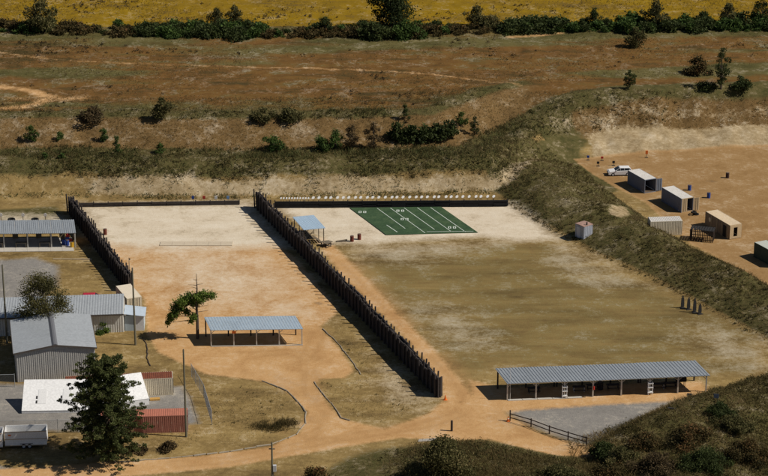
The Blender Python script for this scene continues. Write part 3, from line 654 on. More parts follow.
# ------------------------------------------------------------------ shipping containers
def container(label, loc, rz, side, roofm, endm, L=6.06, W=2.44, H=2.6, doors=None, group=None, extra=None, inner=None, name='shipping_container'):
    t = thing(name, label, 'container', loc, rz, group); w = W/2; ps = .09
    for x in (-w, w-ps*1.0):
        for y in (0, L-ps): MB().box(x, x+ps, y, y+ps, -.06, H).build('corner_post', side, t)
    for sx in (-1, 1):
        MB().corr((sx*(w-.03), ps, .15), (0, L-2*ps, 0), (0, 0, H-.28), (sx, 0, 0), int(L/.28), .035, .02).build('side_panel', side, t)
        for z0 in (0, H-.12): MB().box(sx*w-(.08 if sx > 0 else 0), sx*w+(.08 if sx < 0 else 0), ps, L-ps, z0, z0+.12).build('side_rail', side, t)
    MB().corr((-w+.02, .05, H-.02), (0, L-.1, 0), (W-.04, 0, 0), (0, 0, 1), int(L/.30), .03, .03).build('roof', roofm, t)
    MB().box(-w+.08, w-.08, .02, L-.02, .03, .15).build('floor', mat('container_floor', (.12, .085, .06), .9, .3), t)
    MB().corr((-w+ps, L-.06, .12), (W-2*ps, 0, 0), (0, 0, H-.2), (0, 1, 0), 8, .035, .02).build('end_panel', inner or side, t)
    for z0 in (0, H-.11): MB().box(-w+ps, w-ps, 0, .08, z0, z0+.11).build('door_header' if z0 else 'door_sill', endm, t)
    def leaf(o, dv, nm='door'):
        o, dv = Vector(o), Vector(dv); n = Vector((dv.y, -dv.x, 0)).normalized()
        d = MB().corr(o, dv, (0, 0, H-.28), n, 3, .03, .03).build(nm, endm, t)
        for k in (.35, .7): MB().tube(o+dv*k+n*.06, o+dv*k+n*.06+Vector((0, 0, H-.28)), .025, .025, 5).build('lock_bar', STEEL, d)
    wd = w-ps
    spec = doors or ('closed', 'closed')
    for sx, st in zip((-1, 1), spec):
        if st == 'closed': leaf((-wd, .035, .14) if sx < 0 else (.01, .035, .14), (wd-.01, 0, 0))
        elif st == 'open':
            ang = R(-158 if sx < 0 else -22)         # swung outwards
            leaf((sx*(w-.02), -.04, .14), (math.cos(ang)*(wd), math.sin(ang)*wd*.6, 0))
        elif st == 'wide': leaf((sx*(w+.02), -.03, .14), (sx*wd*.99, -.12, 0))
    if extra: extra(t)
    return t
BLUEC = mat('blue_grey_container', (.16, .18, .23), .65, .2, .7, RUST_C := (.16, .08, .05), .05)
TANC = mat('tan_container', (.50, .38, .23), .7, .12, .7, (.25, .12, .06), -.1)
CREAM = mat('cream_container', (.60, .53, .40), .7, .1, .7, (.30, .16, .09), -.05)
WROOF = mat('faded_white_roof', (.55, .53, .50), .7, .15, .5, (.36, .22, .14), .12)
TANROOF = mat('sandy_roof', (.56, .45, .31), .8, .14, .6, (.66, .64, .60), .15)
GREENC = mat('dark_green_container', (.05, .075, .055), .65, .25, .7)
REDC = mat('rusty_red_container', (.36, .15, .11), .75, .25, .8, (.48, .36, .27), .12)
yard = 'shipping containers in the dirt yard'
def mid(u0, v0, u1, v1): a, b = on(u0, v0), on(u1, v1); return (a+b)/2
container('open blue grey container with pale roof beside the white car', mid(643.2, 192.6, 657.2, 192.4), R(25), BLUEC, WROOF, mat('slate_door', (.19, .22, .28), .65, .15), doors=('none', 'wide'), group=yard, inner=RUST)
container('blue grey container with one tan door shut and one open', mid(680, 212, 694, 211.6), R(24), BLUEC, WROOF, TANC, L=6.9, doors=('closed', 'wide'), group=yard)
def hut(t):
    w = 1.22
    for z0, z1, x0, x1 in ((0.1, 2.5, -1.15, -.42), (.1, 2.5, .34, 1.15), (2.1, 2.5, -.42, .34), (.1, .45, -.42, .34)): MB().box(x0, x1, -.05, .02, z0, z1).build('front_panel', TANC, t)
    MB().prism([(-w-.08, 6.3+.35*math.cos(a), 1.6+.42*math.sin(a)) for a in np.linspace(0, 2*math.pi, 11)[:-1]], (.09, 0, 0)).build('round_window', mat('pale_board', (.66, .55, .38), .8, .1), t)
    MB().box(-w-.07, -w+.03, 1.1, 2.0, .1, 2.1).build('side_door', mat('dark_doorway', (.03, .026, .022), .9, .1), t)
    for y in (.4, 2.4, 4.0, 5.8): MB().box(-w-.09, -w+.02, y-.05, y+.05, 0, 2.5).build('batten', TANC, t)
container('tan plywood clad container house with doorway and round side window', mid(728, 239, 742.3, 238.4), R(24), mat('brown_board', (.27, .20, .13), .8, .2), TANROOF, TANC, L=7.9, doors=('none', 'none'), group=yard, extra=hut, inner=TANC)
container('dark green container cut off by the right picture edge', on(781, 267), R(27), GREENC, mat('grey_green_roof', (.42, .44, .40), .7, .12), GREENC, group=yard)
container('cream ribbed container sunk behind the grassy berm', on(680.5, 232.5), R(95), mat('pale_cream_container', (.68, .60, .46), .7, .1, .7, (.36, .22, .13), 0), WROOF, CREAM, L=5.6, group=yard)
def slat_pen():
    p = on(689.5, 240.5); t = thing('slatted_pen', 'dark slatted timber pen between the cream container and tan house', 'pen', p, R(-17))
    W, D, H = 3.9, 2.2, 2.1
    for x in np.arange(0, W+.01, .30):
        for y in (0, D): MB().box(x, x+.12, y, y+.05, -.05, H+random.uniform(-.15, .1)).build('slat', DARKW, t)
    for y in np.arange(.25, D, .32):
        for x in (0, W): MB().box(x+.02, x+.07, y, y+.12, -.05, H+random.uniform(-.15, .1)).build('slat', DARKW, t)
    for z in (.3, 1.75):
        for y in (-.05, D+.05): MB().box(-.05, W+.17, y, y+.05, z, z+.12).build('rail', DARKW, t)
    for x in np.arange(.1, W-.1, .45): MB().box(x, x+.36, .08, D-.05, H-.1, H-.05).build('roof_plank', STEEL, t)
slat_pen()
p = on(694.5, 214.6); t = thing('tyre', 'black tyres heaped by the open door of the blue grey container', 'tyre', p)
for k in range(3):
    mb = MB(); a0 = k*2.1
    mb.path([(.3*math.cos(a0)+.4*math.cos(a), .3*math.sin(a0)+.4*math.sin(a), .12+.22*k) for a in np.linspace(0, 2*math.pi, 13)], [.12]*13, 6); mb.build('tyre_ring', RUBBER, t, True)
def shed_small():
    p = on(575, 236.4); t = thing('storage_box', 'small pale metal storage shed with rusty top against the berm', 'shed', p, R(-52))
    PM = mat('pale_shed_metal', (.42, .44, .50), .6, .2, .8, (.28, .16, .11), .1)
    MB().corr((0, 0, 0), (0, 2.0, 0), (0, 0, 2.35), (-1, 0, 0), 8, .05, .04).build('wall_panel', PM, t)
    MB().corr((0, 0, 0), (2.2, 0, 0), (0, 0, 2.35), (0, -1, 0), 8, .05, .04).build('wall_panel', PM, t)
    MB().corr((2.2, 0, 0), (0, 2.0, 0), (0, 0, 2.35), (1, 0, 0), 8, .05, .04).build('wall_panel', PM, t)
    MB().corr((0, 2.0, 0), (2.2, 0, 0), (0, 0, 2.35), (0, 1, 0), 8, .05, .04).build('wall_panel', PM, t)
    MB().prism([(-.05, -.08, 2.36), (2.25, -.08, 2.36), (2.25, -.08, 2.42), (1.1, -.08, 2.5), (-.05, -.08, 2.42)], (0, 2.16, 0)).build('roof', mat('faded_rust_roof', (.34, .22, .18), .8, .35, 1.5), t)
    MB().tube((1.9, .9, 2.4), (1.9, .9, 2.95), .12, .12, 8).build('vent', STEEL, t)
    MB().box(.5, 1.3, -.09, -.055, .05, 2.0).build('door', mat('pale_door', (.5, .52, .58), .6, .1), t)
shed_small()

# small markers on the yard
for (u, v, m, h, l) in ((588, 160, BLUEP, .9, 'small blue target stand at the far edge of the yard'), (602, 160.5, MATS['red_paint'], .8, 'small red target stand at the far edge of the yard'), (598, 166, STEEL, .9, 'dark target post on the yard left of the car'), (613.5, 165.5, STEEL, .9, 'dark target post on the yard just behind the car'), (646.5, 157.5, ORANGE, 1.4, 'orange target stand on the pale bank foot')):
    p = on(u, v); t = thing('target_stand', l, 'target', p, 0, 'small target stands in the yard')
    MB().box(-.04, .04, -.04, .04, -.05, h*.55).build('stand', STEEL, t); MB().box(-.24, .24, -.05, .05, h*.5, h).build('board', m, t); MB().box(-.3, .3, -.2, .2, 0, .05).build('foot', STEEL, t)

# steel silhouette stands on the grass
for (u, v, h, l) in ((682.4, 308, 2.1, 'tall dark steel silhouette stand, first from the left of four'), (688.4, 309.4, 2.05, 'tall dark steel silhouette stand, second from the left of four'), (694.4, 312.4, 2.4, 'tallest dark steel silhouette stand, third of four'), (699.8, 314, 1.75, 'shortest dark steel silhouette stand nearest the berm')):
    p = on(u, v); t = thing('silhouette_stand', l, 'target', p, R(20), 'steel silhouette stands on the grass')
    MB().prism([(-.28, -.03, .25), (.28, -.03, .25), (.30, -.03, h*.35), (.22, -.03, h*.82), (.12, -.03, h*.86), (.12, -.03, h), (-.12, -.03, h), (-.12, -.03, h*.86), (-.24, -.03, h*.82), (-.30, -.03, h*.35)], (0, .06, 0)).build('plate', STEEL, t)
    MB().prism([(-.45, -.35, -.02), (.45, -.35, -.02), (.25, .45, -.02), (-.25, .45, -.02)], (0, 0, .10)).build('base', STEEL, t)
    MB().tube((0, .4, .05), (0, .03, h*.6), .06, .05, 6).build('prop', STEEL, t); MB().box(-.2, .2, -.06, .06, .05, .3).build('socket', STEEL, t)

# ------------------------------------------------------------------ vehicles
def car(label, loc, rz, paint, group=None):
    t = thing('parked_car', label, 'car', loc, rz, group); L, W = 4.5, 1.8      # local +x forward
    prof = [(-2.2, .35), (-2.25, .75), (-2.18, 1.0), (-2.1, 1.08), (1.0, 1.0), (2.0, .88), (2.22, .72), (2.25, .38), (2.0, .28), (-2.0, .28)]
    body = MB(); n = len(prof); k0 = 0
    secs = [(-W/2, .94), (-W/2*.96+.0, 1.0), (W/2*.96, 1.0), (W/2, .94)]
    for y, s in secs:
        for x, z in prof: body.v.append((x*(.985 if abs(y) > W/2*.97 else 1), y, .28+(z-.28)*s))
    for i in range(3):
        for j in range(n): a = i*n+j; b = i*n+(j+1) % n; body.f.append((a, b, b+n, a+n))
    body.f.append(tuple(reversed(range(n)))); body.f.append(tuple(3*n+j for j in range(n)))
    body.build('body', paint, t)
    cab = MB(); base = [(-2.05, 1.05), (-1.75, 1.52), (.1, 1.55), (.95, 1.03)]
    def cabin(x_in, y0, y1):
        m = MB(); m.v = [(-2.05, -y0, 1.05), (.95, -y0, 1.0), (.95, y0, 1.0), (-2.05, y0, 1.05), (-1.75, -y1, 1.5), (.1, -y1, 1.52), (.1, y1, 1.52), (-1.75, y1, 1.5)]
        m.f = [(0, 1, 5, 4), (1, 2, 6, 5), (2, 3, 7, 6), (3, 0, 4, 7), (4, 5, 6, 7), (3, 2, 1, 0)]; return m
    cabin(0, .84, .68).build('window_band', GLASS, t)
    rf = MB(); rf.v = [(-1.8, -.70, 1.49), (.16, -.70, 1.5), (.16, .70, 1.5), (-1.8, .70, 1.49), (-1.65, -.6, 1.56), (.0, -.6, 1.57), (.0, .6, 1.57), (-1.65, .6, 1.56)]
    rf.f = [(0, 1, 5, 4), (1, 2, 6, 5), (2, 3, 7, 6), (3, 0, 4, 7), (4, 5, 6, 7), (3, 2, 1, 0)]; rf.build('roof', paint, t)
    for s in (-1, 1):
        for x in (-.75, -1.7, .0):
            MB().tube((x, s*.80, 1.05), (x-.02, s*.70, 1.5), .035, .035, 4).build('pillar', paint, t)
        MB().tube((.93, s*.83, 1.02), (.12, s*.68, 1.52), .035, .035, 4).build('pillar', paint, t)
        MB().box(.7, .88, s*.95-.07, s*.95+.07, 1.02, 1.14).build('mirror', paint, t)
        MB().box(2.19, 2.27, s*.65-.18, s*.65+.18, .62, .78).build('headlight', mat('lamp_glass', (.6, .6, .6), .2, .05), t)
        MB().box(-2.27, -2.2, s*.72-.12, s*.72+.12, .7, .95).build('tail_light', MATS['red_paint'], t)
        for x in (-1.38, 1.38):
            w = MB().tube((x, s*.72-.1, .33), (x, s*.72+.2*s if s > 0 else s*.92, .33), .33, .33, 16).build('wheel', RUBBER, t)
            MB().tube((x, s*.925, .33), (x, s*.94, .33), .19, .19, 12).build('rim', mat('rim_metal', (.5, .5, .5), .4, .1), w)
    MB().box(2.22, 2.29, -.8, .8, .36, .52).build('bumper', STEEL, t)
CARW = mat('white_car_paint', (.72, .72, .73), .3, .04)
p = on(619.5, 174.6); car('white parked car in shade beside the far open container', p, R(184), CARW)
p = on(94.5, 303); car('red car mostly hidden behind the low metal building', p, R(4), mat('red_car_paint', (.42, .02, .04), .3, .05))

# ------------------------------------------------------------------ compound buildings
RZ = R(13)
SIDING = mat('grey_ribbed_siding', (.40, .39, .37), .65, .08, .5)
PALESIDE = mat('pale_ribbed_siding', (.62, .61, .57), .65, .08, .5, (.40, .34, .25), 0)
ROOFW = mat('pale_metal_roof', (.34, .365, .39), .5, .08, .35, (.40, .42, .45), .1, .1)
def gable():
    p = on(17.2, 382.5); t = thing('metal_barn', 'large grey metal building with low gable roof and dark ridge', 'building', p, R(11))
    W, D, H, RI = 11.5, 12.5, 4.75, .85
    MB().corr((0, 0, 0), (W, 0, 0), (0, 0, H), (0, -1, 0), 38, .05, .1).build('front_wall', SIDING, t)
    MB().prism([(0, -.02, H+.01), (W, -.02, H+.01), (W/2, -.02, H+RI)], (0, .1, 0)).build('gable_panel', SIDING, t)
    for x, n in ((0, -1), (W, 1)): MB().corr((x, .06, 0), (0, D-.12, 0), (0, 0, H), (n, 0, 0), 40, .05, .1).build('side_wall', SIDING, t)
    MB().corr((0, D, 0), (W, 0, 0), (0, 0, H), (0, 1, 0), 38, .05, .1).build('back_wall', SIDING, t)
    for s in (0, 1):
        for k in range(6):
            y0 = -.25+k*(D+.5)/6; y1 = y0+(D+.5)/6-.015
            if s == 0: a = (-.3, y0, H-.02); r = (W/2+.28, 0, RI+.04)
            else: a = (W+.3, y0, H-.02); r = (-(W/2+.28), 0, RI+.04)
            MB().corr(a, (0, y1-y0, 0), r, (0, 0, 1), 7, .015, .06).build('roof_panel', ROOFW, t)
    MB().prism([(W/2-.42, -.27, H+RI+.0), (W/2+.42, -.27, H+RI+.0), (W/2+.14, -.27, H+RI+.18), (W/2-.14, -.27, H+RI+.18)], (0, D+.54, 0)).build('ridge_cap', mat('ridge_cap_grey', (.13, .135, .15), .6, .1), t)
    TR = mat('dark_trim', (.09, .075, .065), .7, .15)
    for s in (0, 1):
        x0 = -.32 if s == 0 else W+.32; MB().para((x0, -.33, H-.22), (W/2-x0, 0, RI+.04), (0, .07, 0), (0, 0, .22)).build('rake_trim', TR, t)
        MB().box(x0-.05, x0+.05, -.25, D+.25, H-.2, H-.03).build('gutter', TR, t)
gable()
def low_building():
    p = on(124, 332); t = thing('low_metal_building', 'long low metal building with pale ribbed roof behind the barn', 'building', p, R(5))
    Ln, D, HF, HB = 26.0, 6.4, 3.15, 3.75
    for k in range(9):
        x0 = -Ln+k*Ln/9; MB().corr((x0, 0, 0), (Ln/9-.01, 0, 0), (0, 0, HF), (0, -1, 0), 8, .05, .1).build('wall_panel', PALESIDE, t)
        MB().corr((x0, -.35, HF+.02), (Ln/9-.012, 0, 0), (0, D+.5, HB-HF), (0, 0, 1), 7, .03, .06).build('roof_panel', ROOFW, t)
    MB().corr((0, .06, 0), (0, D-.1, 0), (0, 0, HF), (1, 0, 0), 18, .05, .1).build('end_wall', PALESIDE, t)
    MB().corr((-Ln, .06, 0), (0, D-.1, 0), (0, 0, HF), (-1, 0, 0), 18, .05, .1).build('end_wall', PALESIDE, t)
    MB().box(-Ln, 0, D-.05, D+.05, 0, HB-.08).build('back_wall', PALESIDE, t)
    MB().box(-Ln, .02, -.42, -.34, HF-.2, HF+.0).build('gutter', mat('dark_trim', (.09, .075, .065)), t)
    MB().box(-14, -12.9, -.09, -.056, 0, 2.1).build('door', mat('pale_door', (.5, .52, .58)), t)
    p2 = p+Vector((.15, .4, 0)); a = thing('lean_to', 'small lean-to with pale blue sides at the end of the low building', 'shed', p2, R(3))
    PB = mat('pale_blue_wall', (.42, .50, .55), .65, .1)
    MB().box(.0, 1.6, 0, .07, 0, 2.6).build('wall_panel', PB, a); MB().box(1.62, 2.9, -.02, .05, 0, 2.45).build('door', WHITE, a)
    MB().box(2.85, 2.93, .06, 3.2, 0, 2.4).build('end_wall', PB, a); MB().box(0, 2.9, 3.2, 3.27, 0, 2.6).build('back_wall', PB, a)
    MB().corr((-.1, -.3, 2.95), (0, 3.8, 0), (3.3, 0, -.45), (0, 0, 1), 9, .04, .05).build('roof', mat('lean_to_roof', (.45, .52, .60), .5, .1), a)
low_building()
container('cream container standing at the near end of the left log wall', on(134.9, 313), R(23), CREAM, mat('cream_roof', (.62, .55, .44), .7, .08), CREAM, L=6.06)
def office():
    p = on(21.8, 414); t = thing('tarp_shelter', 'white sloping shelter with two small dark marks left of the cedar', 'shelter', p, R(2)); L = 12.2
    CW = mat('white_roof', (.78, .78, .78), .6, .04, .4, (.60, .50, .38), -.22)
    for k in range(4): MB().para((k*L/4, 0, .42), (L/4-.004, 0, 0), (0, 4.7, 2.75), (0, 0, .06)).build('roof_panel', CW, t)
    MB().box(0, L, .03, .09, .04, .41).build('front_skirt', CW, t); MB().box(.02, L-.02, 4.6, 4.66, 0, 3.05).build('back_wall', CW, t)
    for x in (.0, L-.06): MB().prism([(x, .1, .04), (x, 4.6, .04), (x, 4.6, 3.05), (x, .1, .42)], (.05, 0, 0)).build('end_sheet', CW, t)
    sl = lambda y: .42+2.75/4.7*y+.062
    for x in (2.2, 5.7, 9.2):
        d = MB().para((x, 1.0, sl(1.0)), (1.2, 0, 0), (0, 2.2, 2.2*2.75/4.7), (0, 0, .03)).build('hatch', mat('hatch_white', (.72, .72, .72), .6, .04), t)
        for y in (1.05, 1.75): MB().para((x-.28, y, sl(y)), (.2, 0, 0), (0, .42, .42*2.75/4.7), (0, 0, .06)).build('latch', STEEL, d)
    # white canopy behind the cedar
    p = on(149.3, 405); t = thing('white_canopy', 'white sloping canopy roof showing right of the cedar', 'canopy', p, R(20))
    for k in range(4): MB().para((-7.6+k*1.9, 0, 1.0), (1.89, 0, 0), (0, 4.3, 2.3), (0, 0, .05)).build('roof_panel', CW, t)
    for x in (-7.4, -3.8, -.15):
        for y, z in ((.1, 1.0), (4.15, 3.2)): MB().box(x-.05, x+.05, y-.05, y+.05, -.1, z).build('post', WPOST, t)
    MB().box(-7.6, 0, .03, .08, .05, .98).build('front_skirt', CW, t); MB().prism([(-.03, .1, .05), (-.03, 4.2, .05), (-.03, 4.2, 3.2), (-.03, .1, 1.0)], (-.05, 0, 0)).build('end_sheet', CW, t)
office()
container('cream container with rusty roof edge behind the white office', on(173.3, 391.5), R(97), CREAM, RUST, CREAM, L=15.5, H=2.7)
container('rusty red container behind the chain link fence beside the cedar', on(188, 428.5), R(94), REDC, mat('rust_roof', (.40, .15, .10), .75, .2), REDC, L=12.2)
p = on(155, 400); t = thing('plank_pile', 'yellowish planks stacked on the concrete between the containers', 'planks', p, R(8))
for i in range(5): MB().box(-.7, .7, -.3+i*.13, -.3+i*.13+.12, 0, .25).build('plank', mat('new_plank', (.48, .28, .08), .8, .15), t)
def open_trailer(label, loc, rz):
    t = thing('box_trailer', label, 'trailer', loc, rz, 'white trailers by the road'); L, W, z0, H = 5.7, 2.3, .55, 2.55
    for y, w in ((0, .06), (W-.06, .06)):
        for k in range(3): MB().box(.0+k*L/3+.004, (k+1)*L/3-.004, y, y+w, z0, H).build('side_panel', WHITE, t)
    for x in (0, L-.06): MB().box(x, x+.06, .06, W-.06, z0, H-.1).build('end_panel', WHITE, t)
    MB().box(.06, L-.06, .06, W-.06, 1.35, 1.42).build('load_bed', mat('bed_grey', (.22, .22, .20), .9, .2), t)
    for z in (z0-.06, 1.45, H): MB().box(-.03, L+.03, -.05, .0, z, z+.10).build('rail', mat('tan_rail', (.45, .36, .26), .7, .1), t)
    MB().box(.1, L-.1, .2, W-.2, .42, .5).build('chassis', STEEL, t)
    for y in (-.02, W-.2):
        for x in (2.55, 3.35):
            w = MB().tube((x, y, .36), (x, y+.22, .36), .36, .36, 16).build('wheel', RUBBER, t); MB().tube((x, y-.012, .36), (x, y, .36), .2, .2, 12).build('rim', mat('rim_metal', (.5, .5, .5)), w)
        MB().box(2.1, 3.8, y-.04, y+.24, .75, .80).build('mudguard', STEEL, t)
    MB().para((-1.3, W/2-.05, .42), (1.4, 0, 0), (0, .1, 0), (0, 0, .1)).build('drawbar', STEEL, t); MB().tube((-1.2, W/2, 0), (-1.2, W/2, .45), .05, .05, 6).build('jockey_leg', STEEL, t)
    MB().box(.5, .9, -.03, -.003, 2.0, 2.2).build('marker_light', ORANGE, t)
open_trailer('white high sided trailer with open top parked by the cedar', on(5.2, 449.5), R(4))
open_trailer('white trailer cut off by the left picture edge', on(-39, 452), R(4))

# ------------------------------------------------------------------ fences, poles, edgings
WIRE = mat('chain_link_wire', (.42, .44, .45), .5, .1, 1, metal=.3)
def chain_fence(label, pts, h=2.0, step=3.0, cell=.22):
    W = [on(*p) for p in pts]; root = thing('chain_link_fence', label, 'fence', W[0], 0, 'chain link fences of the compound'); o = W[0]
    mesh = MB()
    for a, b in zip(W[:-1], W[1:]):
        d = b-a; L = d.length; k = max(1, round(L/step)); dd = d/L
        for i in range(k+1):
            p = a+d*(i/k)-o; MB().tube(p+Vector((0, 0, -.2)), p+Vector((0, 0, h+.1)), .04, .04, 6).build('fence_post', WIRE, root)
        MB().tube(a-o+Vector((0, 0, h)), b-o+Vector((0, 0, h)), .03, .03, 6).build('top_rail', WIRE, root)
        nn = Vector((-dd.y, dd.x, 0))*.006
        x = -h
        while x < L:
            for s in (0, 1):
                x0, x1, z0, z1 = (x, x+h, 0, h) if s == 0 else (x+h, x, 0, h)
                pa, pb = (x0, z0), (x1, z1)
                def clip(pa, pb):
                    (xa, za), (xb, zb) = pa, pb; q = []
                    for (xx, zz), (xo, zo) in ((pa, pb), (pb, pa)):
                        c = min(max(xx, 0), L); tt = 0 if xo == xx else (c-xx)/(xo-xx); q.append((c, zz+(zo-zz)*tt))
                    return q
                (xa, za), (xb, zb) = clip(pa, pb)
                if abs(xa-xb) > .02:
                    A0 = a-o+dd*xa+Vector((0, 0, .05+za*.96)); B0 = a-o+dd*xb+Vector((0, 0, .05+zb*.96)); up = Vector((0, 0, .012))
                    mesh.v += [tuple(A0-up+nn), tuple(B0-up+nn), tuple(B0+up-nn), tuple(A0+up-nn)]; n = len(mesh.v); mesh.f.append((n-4, n-3, n-2, n-1))
            x += cell
    m = mesh.build('wire_mesh', WIRE, root); m['kind'] = 'stuff'
chain_fence('chain link fence running away beside the grassy corner', [(212, 425), (204, 398), (191.5, 377)], 2.1)
chain_fence('chain link fence in front of the white office and red container', [(-30, 434), (58, 433), (120, 432), (188, 431)], 2.0, 3.4)
chain_fence('chain link fence left of the grey barn', [(-30, 388), (15, 387)], 2.0)
def pole(label, u, v, h, extra=None):
    p = on(u, v); t = thing('utility_pole', label, 'pole', p, 0, 'timber utility poles')
    MB().tube((0, 0, -.3), (0, 0, h), .17, .11, 10).build('shaft', mat('green_brown_pole', (.15, .14, .10), .9, .2), t)
    MB().tube((0, 0, h), (0, 0, h+.08), .06, .04, 8).build('pole_cap', STEEL, t)
    if extra: extra(t)
    return t
pole('utility pole at the left edge beside the low metal building', 7.2, 343, 12.8)
pole('utility pole standing in front of the lean-to', 135.5, 345, 12.6)
pole('utility pole beside the rusty red container', 186.3, 437, 13.2)
def meter(t):
    MB().box(.12, .55, -.2, .15, 2.6, 3.5).build('meter_box', mat('meter_box_white', (.6, .62, .65), .5, .1), t); MB().tube((.2, -.1, .0), (.2, -.1, 2.6), .03, .03, 6).build('conduit', STEEL, t); MB().box(-.4, .4, -.06, .06, 5.8, 5.92).build('crossarm', POLE, t)
pole('utility pole with a pale meter box below the road', 272.6, 489, 6.8, meter)
p = on(130, 284); t = thing('marker_pole', 'thin pole at the near end of the left log wall', 'pole', p); MB().tube((0, 0, -.2), (0, 0, 4.6), .06, .05, 6).build('shaft', POLE, t); MB().box(-.03, .2, -.02, .02, 4.2, 4.5).build('marker', POLE, t)
p = on(451.7, 431); t = thing('bollard', 'short dark timber post beside the road junction', 'post', p); MB().tube((0, 0, -.2), (0, 0, 1.55), .17, .16, 10).build('shaft', DARKW, t); MB().tube((0, 0, 1.55), (0, 0, 1.6), .17, .12, 10).build('cap', DARKW, t)
def rail_fence():
    W = [on(*p) for p in ((510, 421), (531, 427), (549.3, 434), (568, 440), (586.3, 445.4))]; o = W[0]
    t = thing('rail_fence', 'dark two rail timber fence along the gravel lot', 'fence', o)
    for p in W: q = p-o; MB().box(q.x-.08, q.x+.08, q.y-.08, q.y+.08, q.z-.2, q.z+1.3+(.35 if p is o else 0)).build('post', DARKW, t)
    for a, b in zip(W[:-1], W[1:]):
        for z in (.5, 1.1): MB().para(a-o+Vector((0, -.13, z)), b-a, (0, .05, 0), (0, 0, .14)).build('rail', DARKW, t)
rail_fence()
p = on(508.2, 421.3); t = thing('traffic_cone', 'orange traffic cone at the end of the rail fence', 'cone', p); MB().tube((0, 0, 0), (0, 0, .75), .2, .05, 12).build('cone', ORANGE, t); MB().box(-.26, .26, -.26, .26, 0, .05).build('base', ORANGE, t); MB().tube((0, 0, .38), (0, 0, .5), .13, .105, 12).build('band', WHITE, t)
p = on(442.5, 398.5); t = thing('traffic_cone', 'orange traffic cone at the near end of the long log wall', 'cone', p+Vector((.4, -.5, 0))); MB().tube((0, 0, 0), (0, 0, .75), .2, .05, 12).build('cone', ORANGE, t); MB().box(-.26, .26, -.26, .26, 0, .05).build('base', ORANGE, t)
for (u, v, l) in ((689.2, 402, 'small grey sign on posts at the right end of the gravel'), (716, 402, 'small dark sign standing on the brushy hill')):
    p = on(u, v); t = thing('sign', l, 'sign', p, R(-15), 'small signs near the hill')
    for x in (-.22, .22): MB().box(x-.04, x+.04, -.04, .04, -.2, 1.2).build('post', POLE, t)
    MB().box(-.36, .36, -.07, -.045, .6, 1.25).build('panel', mat('grey_sign', (.20, .22, .26), .6, .15), t)
p = on(674, 409); t = thing('ground_board', 'dark board lying on the gravel lot', 'board', p, R(-12)); MB().box(-.9, .9, -.2, .0, .0, .12).build('plank', STEEL, t); MB().box(-.85, .8, .03, .22, .0, .10).build('plank', STEEL, t)
p = on(427, 440.5); t = thing('plank_pile', 'grey boards lying beside the road near the big olive bush', 'planks', p, R(10))
for i in range(3): MB().box(-1.3+.1*i, 1.1+.15*i, -.3+i*.24, -.3+i*.24+.2, 0, .09).build('plank', mat('grey_board', (.38, .36, .33), .9, .15), t)
def edging(label, pts, m, r0=.18, seg=1.5):
    W = [on(*p) for p in pts]; o = W[0]; t = thing('log_edging', label, 'edging', o, 0, 'log edgings of the tracks'); rr = random.Random(len(pts)+int(pts[0][0]))
    for a, b in zip(W[:-1], W[1:]):
        L = (b-a).length; k = max(1, round(L/seg))
        for i in range(k):
            p = a.lerp(b, (i+.02)/k)-o; q = a.lerp(b, (i+.97)/k)-o; r = r0*rr.uniform(.7, 1.25)
            j = Vector((rr.uniform(-.12, .12), rr.uniform(-.12, .12), 0)); up = Vector((0, 0, r*.55))
            pass
            MB().tube(p+j+up, q-j*.5+up, r, r*.9, 7).build('log', m, t)
edging('dark log edging along the upper curve of the dirt yard', [(323, 329), (327, 333.5), (336, 341), (343, 350), (351, 360), (361, 375)], mat('grey_log', (.30, .26, .20), .9, .25), .10)
edging('dark log edging along the lower curve of the dirt yard', [(314, 382), (318, 388), (326, 398), (335, 408), (341, 418), (350, 421)], MATS['grey_log'], .10)
edging('pale log edging along the road past the grassy corner', [(120, 462.5), (170, 458.5), (230, 452), (270, 445), (296, 435), (305, 424), (306, 412), (298, 402), (287, 391), (262, 381)], mat('grey_log', (.30, .26, .20), .9, .25), .11, 1.8)
edging('dark log edging between yard and compound', [(142, 338), (147, 345), (147, 358), (150, 366)], DARKW, .10)

# ------------------------------------------------------------------ vegetation
def rand_unit(n, g=rng):
    v = g.normal(size=(n, 3)); return v/np.linalg.norm(v, axis=1, keepdims=True)
def leaf_mesh(name, C, S, T, m, flat=0.0, g=rng):
    n = len(C); a = rand_unit(n, g); b = np.cross(a, rand_unit(n, g)); b /= np.linalg.norm(b, axis=1, keepdims=True)+1e-9
    if flat: a[:, 2] *= (1-flat); b[:, 2] *= (1-flat)
    S = np.asarray(S).reshape(-1, 1)*np.ones((n, 1)); V = np.stack([C+a*S, C+b*S*.6, C-a*S, C-b*S*.6], 1).reshape(-1, 3)
    return np_mesh(name, V, np.arange(4*n).reshape(n, 4), m, {'tint': np.repeat(T, 4)})
def blade_mesh(name, C, H, Wd, T, m, lean=.45, g=rng):
    n = len(C); t = g.uniform(0, 2*np.pi, n); dx = np.stack([np.cos(t), np.sin(t), np.zeros(n)], 1)*Wd[:, None]
    tip = C+np.stack([g.normal(0, lean, n)*H, g.normal(0, lean, n)*H, H], 1); C = C-np.array([0, 0, .06])
    V = np.stack([C-dx, C+dx, tip], 1).reshape(-1, 3)
    return np_mesh(name, V, np.arange(3*n).reshape(n, 3), m, {'tint': np.repeat(T, 3)})
def clumps(cs, rs, per, g, shell=.55):
    """points gathered round clump centres, denser towards each clump's shell; tint lighter at clump tops"""
    C = []; T = []
    for c, r in zip(cs, rs):
        k = max(6, int(per*r*r)); d = rand_unit(k, g); rad = g.uniform(shell, 1.08, k)**.7
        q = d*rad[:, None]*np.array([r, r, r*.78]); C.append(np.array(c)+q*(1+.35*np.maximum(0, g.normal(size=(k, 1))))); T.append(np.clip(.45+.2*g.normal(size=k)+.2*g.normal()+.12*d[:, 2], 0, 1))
    return np.concatenate(C), np.concatenate(T)
